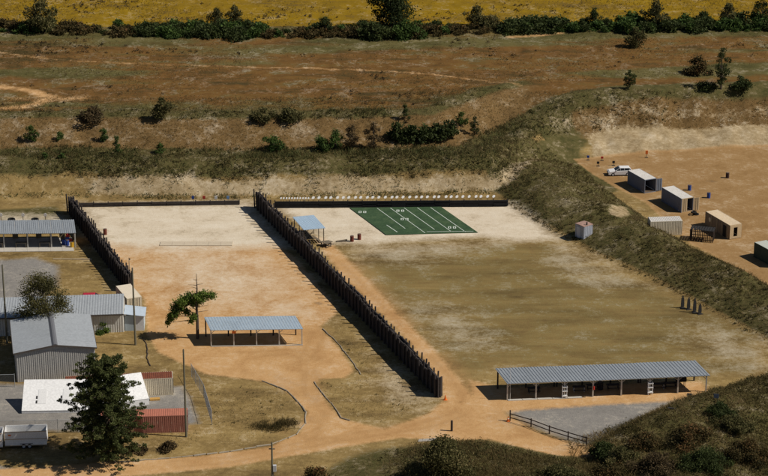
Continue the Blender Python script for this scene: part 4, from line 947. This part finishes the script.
LM = dict(dark=leafmat('dark_leaves', (.020, .030, .011), (.066, .084, .026), .3), cedar=leafmat('cedar_needles', (.030, .040, .014), (.110, .128, .044), .35, (.15, .135, .055)),
          pine=leafmat('pine_needles', (.050, .085, .018), (.160, .225, .045), .4), olive=leafmat('olive_leaves', (.042, .042, .015), (.135, .125, .048), .35, (.20, .16, .07)),
          rust=leafmat('rust_leaves', (.028, .026, .010), (.115, .085, .032), .25, (.17, .085, .035)), green=leafmat('fresh_leaves', (.022, .045, .012), (.080, .125, .030), .25), brown=leafmat('brown_leaves', (.035, .026, .014), (.11, .078, .038), .2))
BARK = mat('bark', (.085, .065, .05), .95, .35, 2, bump=.5)
def crown_tree(name, label, loc, H, W, m, leaf=.28, per=60, n=14, seed=0, cat='tree', low=.15, group=None, trunk_r=None, shape='round', holes=.0):
    g = np.random.default_rng(seed); r = random.Random(seed); t = thing(name, label, cat, loc, r.uniform(0, 6), group)
    cs = []; rs = []
    for i in range(n):
        f = (i+.5)/n; zf = low+(1-low)*(f*.92+.03)
        if shape == 'column': prof = math.sin(math.pi*min(1, .12+f*.85))**.5
        elif shape == 'cone': prof = 1-.85*f
        elif shape == 'dome': f = r.random()**1.3; zf = low+(1-low)*f*r.uniform(.55, 1.0); prof = math.sqrt(max(.05, 1-f*f))
        else: prof = math.sin(math.pi*(.18+.75*f))
        a = i*2.4+r.uniform(-.6, .6); rad = W*.5*prof*r.uniform(.3, .9)*(1+.22*math.sin(2*a+seed)+.16*math.sin(3*a+seed*1.7))
        cs.append((rad*math.cos(a), rad*math.sin(a), zf*H*r.uniform(.78, 1.0))); rs.append(W*r.uniform(.10, .23)*(.6+.5*prof)*(.62 if n > 30 else 1))
    cs.append((0, 0, H*(.9 if shape != 'dome' else .7))); rs.append(W*.16)
    C, T = clumps(cs, rs, per/(leaf*leaf)*.14, g, .3); C[:, 2] = np.clip(C[:, 2], .05, None)
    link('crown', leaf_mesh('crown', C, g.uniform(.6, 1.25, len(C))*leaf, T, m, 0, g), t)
    tr = trunk_r or max(.05, H*.022); mb = MB(); top = max(.4, H*.8 if shape != 'dome' else H*.5)
    mb.path([(0, 0, -.3), (.02*H, 0, top*.4), (-.01*H, .02*H, top)], [tr, tr*.75, tr*.3], 7)
    for c in cs[:min(len(cs), 12)]: mb.tube((0, 0, max(.1, c[2]*.55)), c, tr*.4, tr*.12, 5)
    mb.build('trunk', BARK, t); return t
PXM = lambda v: 2250.0/math.hypot(P(384, v)[1], CAM_H)      # photo pixels per metre near row v
# large cedar by the road
def cedar():
    g = np.random.default_rng(5); r = random.Random(5); p = on(107, 460); H = 16.0
    t = thing('cedar_tree', 'large dark cedar tree standing by the road in front of the white office', 'tree', p)
    mb = MB(); mb.path([(0, 0, -.4), (.2, 0, 4), (.1, .2, 9), (.4, 0, 14.2)], [.42, .34, .22, .05], 9); C = []; T = []
    for i in range(150):
        z = 1.0+13.6*(i/150)**.95; f = z/H; prof = np.interp(f, [0, .12, .3, .5, .68, .82, .93, 1], [4.2, 5.4, 5.9, 5.2, 4.3, 3.1, 1.7, .5])
        a = i*2.39996+r.uniform(-.5, .5); Ln = max(.5, prof*r.choice((.55, .75, .9, 1.0, 1.12))); rise = r.uniform(-.12, .4)*Ln*.8
        b0 = Vector((.2, 0, z)); b1 = Vector((Ln*math.cos(a), Ln*math.sin(a), z+rise)); mb.tube(b0, b1, .07, .02, 4); tw = .16*r.uniform(-1, 1)
        for k in range(6):
            c = np.array(b0.lerp(b1, .3+.14*k))+g.normal(0, .22, 3); rr = .62*(1.05-.09*k)*r.uniform(.75, 1.25); kk = int(165*rr)
            d = rand_unit(kk, g)*g.uniform(.15, 1.0, (kk, 1))**.6*np.array([rr*1.15, rr*1.15, rr*.62])
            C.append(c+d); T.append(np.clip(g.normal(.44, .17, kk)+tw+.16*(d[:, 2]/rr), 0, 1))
    for dx, dy, z in ((-1.6, .3, 14.9), (-.9, 0, 15.4), (2.3, .2, 15.2), (1.7, -.3, 14.6), (2.8, 0, 14.2), (.4, 0, 14.9)):
        mb.tube((.3, 0, z-2.5), (dx, dy, z), .06, .02, 4); kk = 130; C.append(np.array((dx, dy, z))+rand_unit(kk, g)*g.uniform(.1, 1, (kk, 1))*np.array([.65, .65, .5])); T.append(np.clip(g.normal(.5, .17, kk), 0, 1))
    C = np.concatenate(C); T = np.concatenate(T)
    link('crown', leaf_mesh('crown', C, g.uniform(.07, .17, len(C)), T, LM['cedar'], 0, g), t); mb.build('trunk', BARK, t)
cedar()
def pine():
    g = np.random.default_rng(9); r = random.Random(9); p = on(197.6, 338.5)
    t = thing('pine_tree', 'lone pine with bare top and wind-swept crown beside the small shed', 'tree', p)
    mb = MB(); mb.path([(0, 0, -.3), (.05, 0, 3), (-.05, .1, 6.2), (.15, 0, 8.2), (.1, 0, 10.7)], [.26, .22, .16, .10, .03], 8)
    for z, a, l in ((8.9, 0, 1.0), (8.8, 3.3, 1.3), (9.5, 1.5, .7), (9.6, 3.0, .6), (8.3, 2.7, .9), (4.4, .3, 1.8), (5.3, .1, 1.6), (2.8, 3.2, 2.4)): mb.tube((.1, 0, z), (.1+l*math.cos(a), l*math.sin(a)*.6, z+.15), .05, .015, 5)
    cs = [(-1.1, .2, 6.6), (-2.1, -.5, 6.3), (-2.9, .4, 5.0), (1.1, 0, 7.1), (2.3, .3, 7.0), (.3, -.4, 7.0), (-4.0, .2, 3.4), (-3.4, -.7, 4.3), (-.5, -.4, 3.7), (-1.6, .6, 4.2), (-.3, .5, 5.7), (-1.8, .9, 5.6), (-4.5, 0, 2.6), (.4, .7, 6.2), (-.9, -.3, 3.0)]
    rs = [.95, .9, 1.1, .85, .65, .8, .7, .8, .6, .6, .75, .8, .4, .7, .4]
    C, T = clumps(cs, rs, 620, g, .25); C[:, 2] += .15*g.normal(size=len(C))
    for c in cs: mb.tube((0, 0, c[2]-.9 if c[2] > 3.4 else c[2]+.6), c, .07, .02, 5)
    link('crown', leaf_mesh('crown', C, g.uniform(.10, .22, len(C)), T, LM['pine'], 0, g), t); mb.build('trunk', BARK, t)
pine()
def thin_tree():
    g = np.random.default_rng(21); r = random.Random(21); p = on(45, 342); H = 11.0
    t = thing('ragged_tree', 'thin ragged olive tree rising between the barn and low building', 'tree', p)
    mb = MB(); mb.path([(0, 0, -.3), (.1, 0, 3.2)], [.28, .22], 8); cs = []; rs = []
    for i in range(44):
        a = i*2.4; sp = r.uniform(.5, 1)*3.4; z = r.uniform(2.2, 10.4); f = 1-abs(z-6.2)/6.5
        c = (sp*f*math.cos(a)+(-.7 if i % 2 else .9), sp*f*math.sin(a), z); cs.append(c); rs.append(r.uniform(.9, 1.7)); mb.tube((.1, 0, min(3.1, z*.45)), c, .09, .02, 5)
    C, T = clumps(cs, rs, 250, g, .02)
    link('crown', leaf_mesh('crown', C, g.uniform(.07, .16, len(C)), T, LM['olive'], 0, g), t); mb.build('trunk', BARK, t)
thin_tree()
def bush(u, v, wpx, hpx, label, kind='dark', shape='round', leaf=None, name='shrub', cat='shrub', n=12, low=.1, per=60, group=None, seed=None):
    p = on(u, v); s = PXM(v); W, H = wpx/s, hpx/s*1.06
    return crown_tree(name, label, p, H, W, LM[kind], leaf or max(.13, min(.26, W*.04)), per, n, seed if seed is not None else int(u*7+v), cat, low, group, None, shape)
bush(103.5, 331.5, 17, 15, 'small green bush against the wall of the low building', 'pine', 'dome', .12, n=16, low=.03, per=110)
bush(441, 488, 66, 62, 'big olive green bush at the bottom edge below the road', 'olive', 'dome', .15, n=30, low=.03, per=90)
bush(318, 484, 38, 17, 'low dark bush cut off by the bottom edge', 'rust', 'dome', .15, n=14, low=.03)
bush(168, 450, 22, 9, 'grey brown scrub bush on the grass behind the road', 'brown', 'dome', .14, n=12, low=.03)
bush(135, 452, 20, 8, 'low brown scrub right beside the big cedar', 'brown', 'dome', .14, n=10, low=.03)
fg = 'dark bushes on the foreground hill'
for i, (u, v, w, h, k, l) in enumerate(((603, 455, 30, 24, 'dark', 'dark bush at the left foot of the foreground hill'), (622, 462, 34, 26, 'olive', 'olive bush in front of the dark bush at the hill foot'), (645, 446, 36, 22, 'rust', 'brown bush on the crest beside the gravel'), (655, 470, 44, 28, 'brown', 'brown scrub bush low on the foreground hill'), (690, 440, 40, 26, 'rust', 'brown bush halfway up the foreground hill'), (705, 466, 46, 28, 'dark', 'dark bush at the bottom edge of the hill'), (735, 428, 36, 22, 'olive', 'olive bush high on the foreground hill'), (748, 458, 44, 30, 'rust', 'brown bush near the lower right corner'), (720, 412, 26, 14, 'dark', 'small dark bush near the hill crest'), (560, 480, 50, 18, 'olive', 'olive bush at the bottom edge right of the big olive bush'), (610, 480, 46, 22, 'rust', 'brown bush at the bottom edge at the end of the road'))):
    bush(u, v, w*1.15, h*.6, l, k, 'dome', .12, n=46, low=.0, per=45, group=fg)
# bank shrubs
bk = 'shrubs on the banks'
for (u, v, w, h, k, sh, l) in ((32, 142.5, 15, 16, 'green', 'round', 'green young tree on the brown bank at far left'), (104, 141, 11, 12, 'green', 'round', 'small green shrub on the brown bank, upper of two'), (117, 154, 13, 18, 'green', 'cone', 'small green tree on the brown bank, lower of two'), (161, 153, 11, 9, 'green', 'round', 'small round green shrub low on the brown bank'), (92, 121, 25, 15, 'brown', 'dome', 'brown green bush on the bank crest at left'), (162, 120, 22, 20, 'olive', 'round', 'olive tree on the bank crest left of centre'), (274.5, 151, 22, 17, 'green', 'dome', 'green pine shrub on the bank below the crest'), (322, 150, 20, 14, 'green', 'dome', 'low green pine shrub left of the brown trees'), (336, 149, 19, 19, 'green', 'round', 'green pine shrub right of its low neighbour'), (352, 147, 15, 22, 'brown', 'round', 'brown bushy tree left of the dark round one'), (373.5, 149, 18, 26, 'brown', 'round', 'dark brown round tree in the middle of the bank'), (405, 119, 12, 14, 'dark', 'cone', 'small dark pine on the crest above the dark thicket'), (461, 126, 14, 13, 'green', 'round', 'green shrub at the right end of the dark thicket'), (474.5, 135, 12, 18, 'dark', 'column', 'dark narrow shrub right of the thicket'), (262, 119, 22, 12, 'olive', 'dome', 'olive scrub on the bank crest above the pine shrubs'), (290, 119, 26, 10, 'olive', 'dome', 'wide olive scrub on the bank crest at centre'), (60, 140, 9, 8, 'green', 'round', 'tiny green shrub right of the left young tree'), (45, 158, 8, 6, 'green', 'dome', 'tiny shrub at the foot of the brown bank, left'), (62, 158, 8, 6, 'green', 'dome', 'tiny shrub at the foot of the brown bank, right')):
    bush(u, v, w, h, l, k, sh, None, n=11, group=bk)
for i, (u, v) in enumerate(((398, 139), (410, 141), (423, 140), (436, 138), (447, 136))):
    bush(u, v, 24, 17, 'dark green bush massed in the thicket on the bank', 'dark', 'dome', .3, n=14, low=.04, group='thicket bushes on the bank')
# plateau and hedgerow
pl = 'trees on the plateau'
for (u, v, w, h, k, sh, l) in ((42, 32, 32, 31, 'olive', 'round', 'tall spreading tree at the far left of the hedgerow'), (391, 28, 44, 40, 'dark', 'round', 'big dark round tree cut by the top edge'), (372, 38, 28, 18, 'dark', 'dome', 'dark shrub left of the big dark tree'), (407, 38, 26, 20, 'green', 'dome', 'green shrub right of the big dark tree'), (476, 26, 22, 18, 'olive', 'round', 'grey olive tree in the hedgerow right of centre'), (492, 28, 24, 12, 'olive', 'dome', 'low grey olive bush beside the hedgerow tree'), (325, 33, 16, 15, 'dark', 'round', 'small dark tree in the hedgerow left of the big one'), (217, 25, 16, 16, 'olive', 'round', 'thin tree in the hedge, left one of two'), (235, 24, 18, 17, 'olive', 'round', 'thin tree in the hedge, right one of two'), (594, 25, 14, 16, 'dark', 'round', 'small tree in the right hedgerow'), (655, 27, 24, 24, 'olive', 'round', 'feathery olive tree in the right hedgerow'), (704, 26, 24, 15, 'dark', 'dome', 'dark bush in the right hedgerow'), (728, 26, 20, 21, 'olive', 'round', 'olive tree in the right hedgerow near the edge'), (762, 25, 16, 28, 'dark', 'column', 'dark upright tree at the top right corner'), (635, 47.5, 20, 18, 'olive', 'round', 'round olive shrub standing alone on the plateau'), (629, 88, 12, 17, 'dark', 'round', 'small dark tree alone above the right bank'), (698, 74, 23, 21, 'rust', 'dome', 'rusty round bush on the right plateau'), (721, 89, 17, 40, 'dark', 'column', 'tall narrow dark tree on the right plateau'), (706, 89, 16, 8, 'dark', 'dome', 'low dark bush at the foot of the narrow tree, left'), (743, 89, 22, 12, 'dark', 'dome', 'low dark bush at the foot of the narrow tree, right'), (582, 31, 16, 12, 'dark', 'dome', 'low dark bush left in the right hedgerow')):
    bush(u, v, w, h, l, k, sh, None, name='tree' if h > 15 else 'shrub', cat='tree' if h > 15 else 'shrub', n=15, group=pl)
hedge = []
for i in range(4):
    h_ = crown_tree('hedge_shrub', 'bushy shrub massed in the hedgerow below the yellow field', (0, 0, 0), 1.8, 5.2, (LM['dark'], LM['green'], LM['green'], LM['rust'])[i], .26, 60, 11, 300+i, 'shrub', .03, 'shrubs of the hedgerow', None, 'dome'); hedge.append(h_)
used = [0]*4; r = random.Random(12)
rows = [(u, np.interp(u, [0, 150, 260, 400, 520, 620, 768], [31, 35.5, 37, 35.5, 30, 30.5, 29.5])+dv) for dv, s0 in ((0, 0), (-5, 4)) for u in np.arange(-12+s0, 790, 9.5)]
for u, v in rows:
    if r.random() < .12: continue
    thick = 1.15 if 140 < u < 262 or u > 510 else .85
    k = r.choice((0, 0, 1, 2) if thick > 1 else (0, 1, 3, 3)); p = on(u+r.uniform(-4, 4), v+r.uniform(-1.2, 1.2)); s = thick*r.uniform(.45, 1.2)
    if not used[k]: hedge[k].location = p; hedge[k].rotation_euler[2] = r.uniform(0, 6); hedge[k].scale = (s,)*3; used[k] = 1
    else: dup(hedge[k], p, r.uniform(0, 6), None, s)

# ground cover that nobody could count
def scatter(name, label, n, box, fn, m, h=(.3, .8), w=(.06, .14), cat='grass', lean=.45, seed=1):
    g = np.random.default_rng(seed); x = g.uniform(box[0], box[1], n); y = g.uniform(box[2], box[3], n)
    keep = g.random(n) < fn(x, y); x, y = x[keep], y[keep]; z = height(x, y); k = len(x)
    cl = fbm(x, y, 2.2, 40); H = g.uniform(*h, k)*(.45+1.1*cl); T = np.clip(.5+1.9*(fbm(x, y, 5, 44)-.5)+.7*(cl-.5)+.16*g.normal(size=k), 0, 1)
    o = link(name, blade_mesh(name, np.stack([x, y, z], 1), H, g.uniform(*w, k), T, m, lean, g)); tag(o, label, cat, None, 'stuff')
def leafscatter(name, label, n, box, fn, m, r=(.25, .6), leaf=(.08, .17), per=16, cat='brush', seed=1):
    g = np.random.default_rng(seed); x = g.uniform(box[0], box[1], n); y = g.uniform(box[2], box[3], n)
    keep = g.random(n) < fn(x, y); x, y = x[keep], y[keep]; z = height(x, y); k = len(x); rr = g.uniform(*r, k)
    d = rand_unit(k*per, g)*g.uniform(.3, 1, (k*per, 1)); d[:, 2] = np.abs(d[:, 2])*1.1
    C = np.repeat(np.stack([x, y, z], 1), per, 0)+d*np.repeat(rr, per)[:, None]; T = np.clip(np.repeat(.45+1.6*(fbm(x, y, 6, 50)-.5)+.14*g.normal(size=k), per)+.13*g.normal(size=k*per), 0, 1)
    o = link(name, leaf_mesh(name, C, g.uniform(*leaf, k*per), T, m, 0, g)); tag(o, label, cat, None, 'stuff')
DRY = leafmat('dry_grass_blades', (.11, .085, .034), (.25, .19, .080), .45, (.34, .27, .14))
TAWNY = leafmat('tawny_brush_blades', (.080, .064, .025), (.175, .130, .054), .5, (.23, .17, .085))
BRUSH = leafmat('olive_brush', (.048, .046, .016), (.128, .106, .040), .45, (.20, .15, .068))
GRN = leafmat('green_brush_blades', (.045, .052, .018), (.120, .125, .045), .4, (.18, .15, .065))
berm_b = (P(500, 190)[0], 100, P(768, 350)[1]-10, P(540, 165)[1]+8)
berm_f = lambda x, y: np.where((side_dist(x, y, BERM) > -10.2) & (side_dist(x, y, BERM) < 11.5*np.interp(x, [P(590, 200)[0], P(690, 240)[0]], [1.0, .42])), 1.0, 0)*(.35+1.1*(fbm(x, y, 8, 60)-.2))*(poly_sd(x, y, onXY([(607, 215), (612, 205), (625, 207), (632, 214), (622, 219)])) < -.3)
scatter('berm_grass', 'tall tawny grass growing over the long berm', 120000, berm_b, berm_f, TAWNY, (.2, .6), (.03, .08), lean=.8, seed=2)
leafscatter('berm_brush', 'dark low brush spread over the long berm', 16000, berm_b, lambda x, y: berm_f(x, y)*np.clip((fbm(x, y, 7, 62)-.38)*5, 0.06, 1), BRUSH, (.2, .6), (.06, .13), 18, seed=3)
bank_b = (-85, 85, 378, 425)
def bank_f(x, y):
    d = side_dist(x, y, TOE); w = sstep(XL, XR, x); lo = 3.8*(1-w)+8.5*w; return np.where((d > lo) & (d < 36), 1.0, 0)*(.4+1.1*(fbm(x, y, 9, 64)-.25))
scatter('bank_grass', 'tawny grass on the high banks behind the ranges', 110000, bank_b, bank_f, TAWNY, (.12, .42), (.03, .08), lean=.9, seed=4)
def bank_g(x, y):
    d = side_dist(x, y, TOE); w = sstep(XL, XR, x); return np.where((d+(fbm(x, y, 2.5, 67)-.5)*3.5 > 4.0+w*5) & (d < 15), 1.0, 0)*np.clip((fbm(x, y, 10, 66)-.33)*4+.6*(np.abs(x-P(470, 170)[0]) < 9), 0, 1)*(1-.7*w)+np.where((d > 22.5) & (d < 26.5), 1.0, 0)*np.clip((fbm(x, y, 9, 68)-.42)*5, .06, 1)*(1-w)
leafscatter('bank_brush', 'green brush on the crest of the first bank', 11000, bank_b, bank_g, BRUSH, (.3, .75), (.08, .16), 18, seed=5)
scatter('bank_green_grass', 'green tall weeds on the crest of the first bank', 60000, bank_b, bank_g, GRN, (.4, 1.0), (.04, .10), lean=.5, seed=6)
def toe_f(x, y):
    d = side_dist(x, y, TOE); return np.where((d > -.2) & (d < 1.6) & (x < XL), 1.0, 0)*np.clip((fbm(x, y, 4, 70)-.35)*4, .05, 1)+np.where((d > 1.6) & (d < 6) & (x < XL), .03+.5*np.clip((fbm(x, y, 3, 71)-.55)*6, 0, 1), 0)
scatter('bank_foot_weeds', 'weeds along the foot of the sandy bank', 45000, (-85, 40, 376, 392), toe_f, GRN, (.2, .6), (.04, .09), lean=.6, seed=7)
hill_b = (P(560, 476)[0]-4, 75, 255, 330)
hill_f = lambda x, y: np.where((side_dist(x, y, HILL) < 6.3) & (x > HILL[0, 0]-2), 1.0, 0)*(.5+.9*(fbm(x, y, 6, 72)-.25))
scatter('hill_grass', 'rough dark grass over the foreground hill', 130000, hill_b, hill_f, TAWNY, (.2, .65), (.03, .08), lean=.8, seed=8)
leafscatter('hill_brush', 'dark brush over the foreground hill', 16000, hill_b, lambda x, y: hill_f(x, y)*np.clip((fbm(x, y, 7, 74)-.36)*5, .05, 1), BRUSH, (.3, .8), (.06, .13), 18, seed=9)
ROADW = XY(ROADP); fgp = XY([(285, 500), (330, 466), (400, 446), (440, 437), (470, 438), (500, 445), (560, 461), (610, 470), (620, 500)])
fg_f = lambda x, y: np.clip(poly_sd(x, y, fgp)/3+.1, 0, 1)*(poly_sd(x, y, ROADW) < -.4)*np.clip((x-P(380, 470)[0])/9+.12, .08, 1)
fb = (P(285, 490)[0], P(625, 490)[0], 255, 296)
scatter('verge_grass', 'tall dry grass on the verge below the road', 110000, fb, fg_f, TAWNY, (.2, .6), (.03, .07), lean=.7, seed=10)
leafscatter('verge_brush', 'low green brush on the verge below the road', 6000, fb, lambda x, y: fg_f(x, y)*np.clip((fbm(x, y, 6, 76)-.42)*5, 0, 1), LM['olive'], (.25, .6), (.07, .14), seed=11)
offr = lambda x, y: ((poly_sd(x, y, ROADW) < -.5))*1.0
isl = XY([(316, 384), (322, 382), (345, 380), (356, 378), (350, 362), (338, 346), (325, 330), (338, 322), (395, 370), (425, 396), (425, 408), (385, 426), (345, 417), (326, 397)])
cor = XY([(140, 458), (150, 432), (210, 428), (205, 395), (215, 380), (262, 384), (285, 393), (303, 414), (298, 430), (268, 443), (200, 453)])
def pad_f(x, y): return np.maximum(np.clip(poly_sd(x, y, isl)/1.5, 0, 1), np.clip(poly_sd(x, y, cor)/1.5, 0, 1))*np.clip(.25+2.2*(fbm(x, y, 5, 80)-.35), .05, 1)*offr(x, y)
scatter('yard_grass', 'dry golden grass on the islands between the tracks', 50000, (P(140, 458)[0], P(430, 400)[0], 278, 340), pad_f, DRY, (.08, .26), (.02, .05), lean=.9, seed=12)
leafscatter('yard_weeds', 'low brown weeds dotted over the grass islands', 1500, (P(140, 458)[0], P(430, 400)[0], 278, 340), lambda x, y: pad_f(x, y)*np.clip((fbm(x, y, 4, 91)-.5)*6, 0, 1), BRUSH, (.15, .45), (.05, .10), 14, seed=31)
reed = XY([(244, 428), (262, 420), (290, 418), (303, 422), (298, 430), (270, 435)])
scatter('reed_patch', 'dark brown reeds in the grassy corner by the road', 7000, (reed[:, 0].min(), reed[:, 0].max(), reed[:, 1].min(), reed[:, 1].max()), lambda x, y: np.clip(poly_sd(x, y, reed)/2.5, 0, 1)*np.clip((fbm(x, y, 2, 90)-.3)*4, 0, 1), TAWNY, (.3, .9), (.025, .05), seed=13)
rf_ = XY([(350, 250), (420, 243), (550, 241), (640, 278), (768, 335), (768, 380), (710, 375), (500, 365), (470, 380), (400, 312)])
0 and scatter('range_grass', 'thin dry grass over the right hand range', 90000, (rf_[:, 0].min(), 80, rf_[:, 1].min(), rf_[:, 1].max()), lambda x, y: np.clip(poly_sd(x, y, rf_)/3, 0, 1)*np.clip(1.8*(fbm(x, y, 9, 82)-.32), 0, 1), DRY, (.06, .22), (.04, .10), seed=14)
def plat_f(x, y):
    d = side_dist(x, y, TOE); return np.where((d > 24) & (d < 150), 1.0, 0)*np.clip((fbm(x, y, 16, 84)-.36)*3, 0.03, 1)
scatter('prairie_grass', 'rust and olive prairie grass across the plateau', 120000, (-105, 105, 402, 530), plat_f, TAWNY, (.12, .4), (.05, .10), lean=1.1, seed=15)
leafscatter('prairie_brush', 'dark low brush patches across the plateau', 9000, (-105, 105, 402, 530), lambda x, y: plat_f(x, y)*np.clip((fbm(x*.35, y, 8, 86)-.52)*6, 0, 1), LM['brown'], (.3, .8), (.10, .2), 16, seed=16)
cr = lambda x, y: ((y > np.interp(x, [-95, 0, 95], [P(0, 24, 9)[1], P(384, 23, 9)[1], P(768, 21, 9)[1]])+1.0))*1.0
scatter('crop_rows', 'golden crop covering the far field', 50000, (-115, 115, 500, 560), cr, leafmat('golden_crop', (.19, .12, .010), (.26, .16, .010), .5, (.28, .18, .015)), (.15, .4), (.06, .14), 'crop', seed=17)
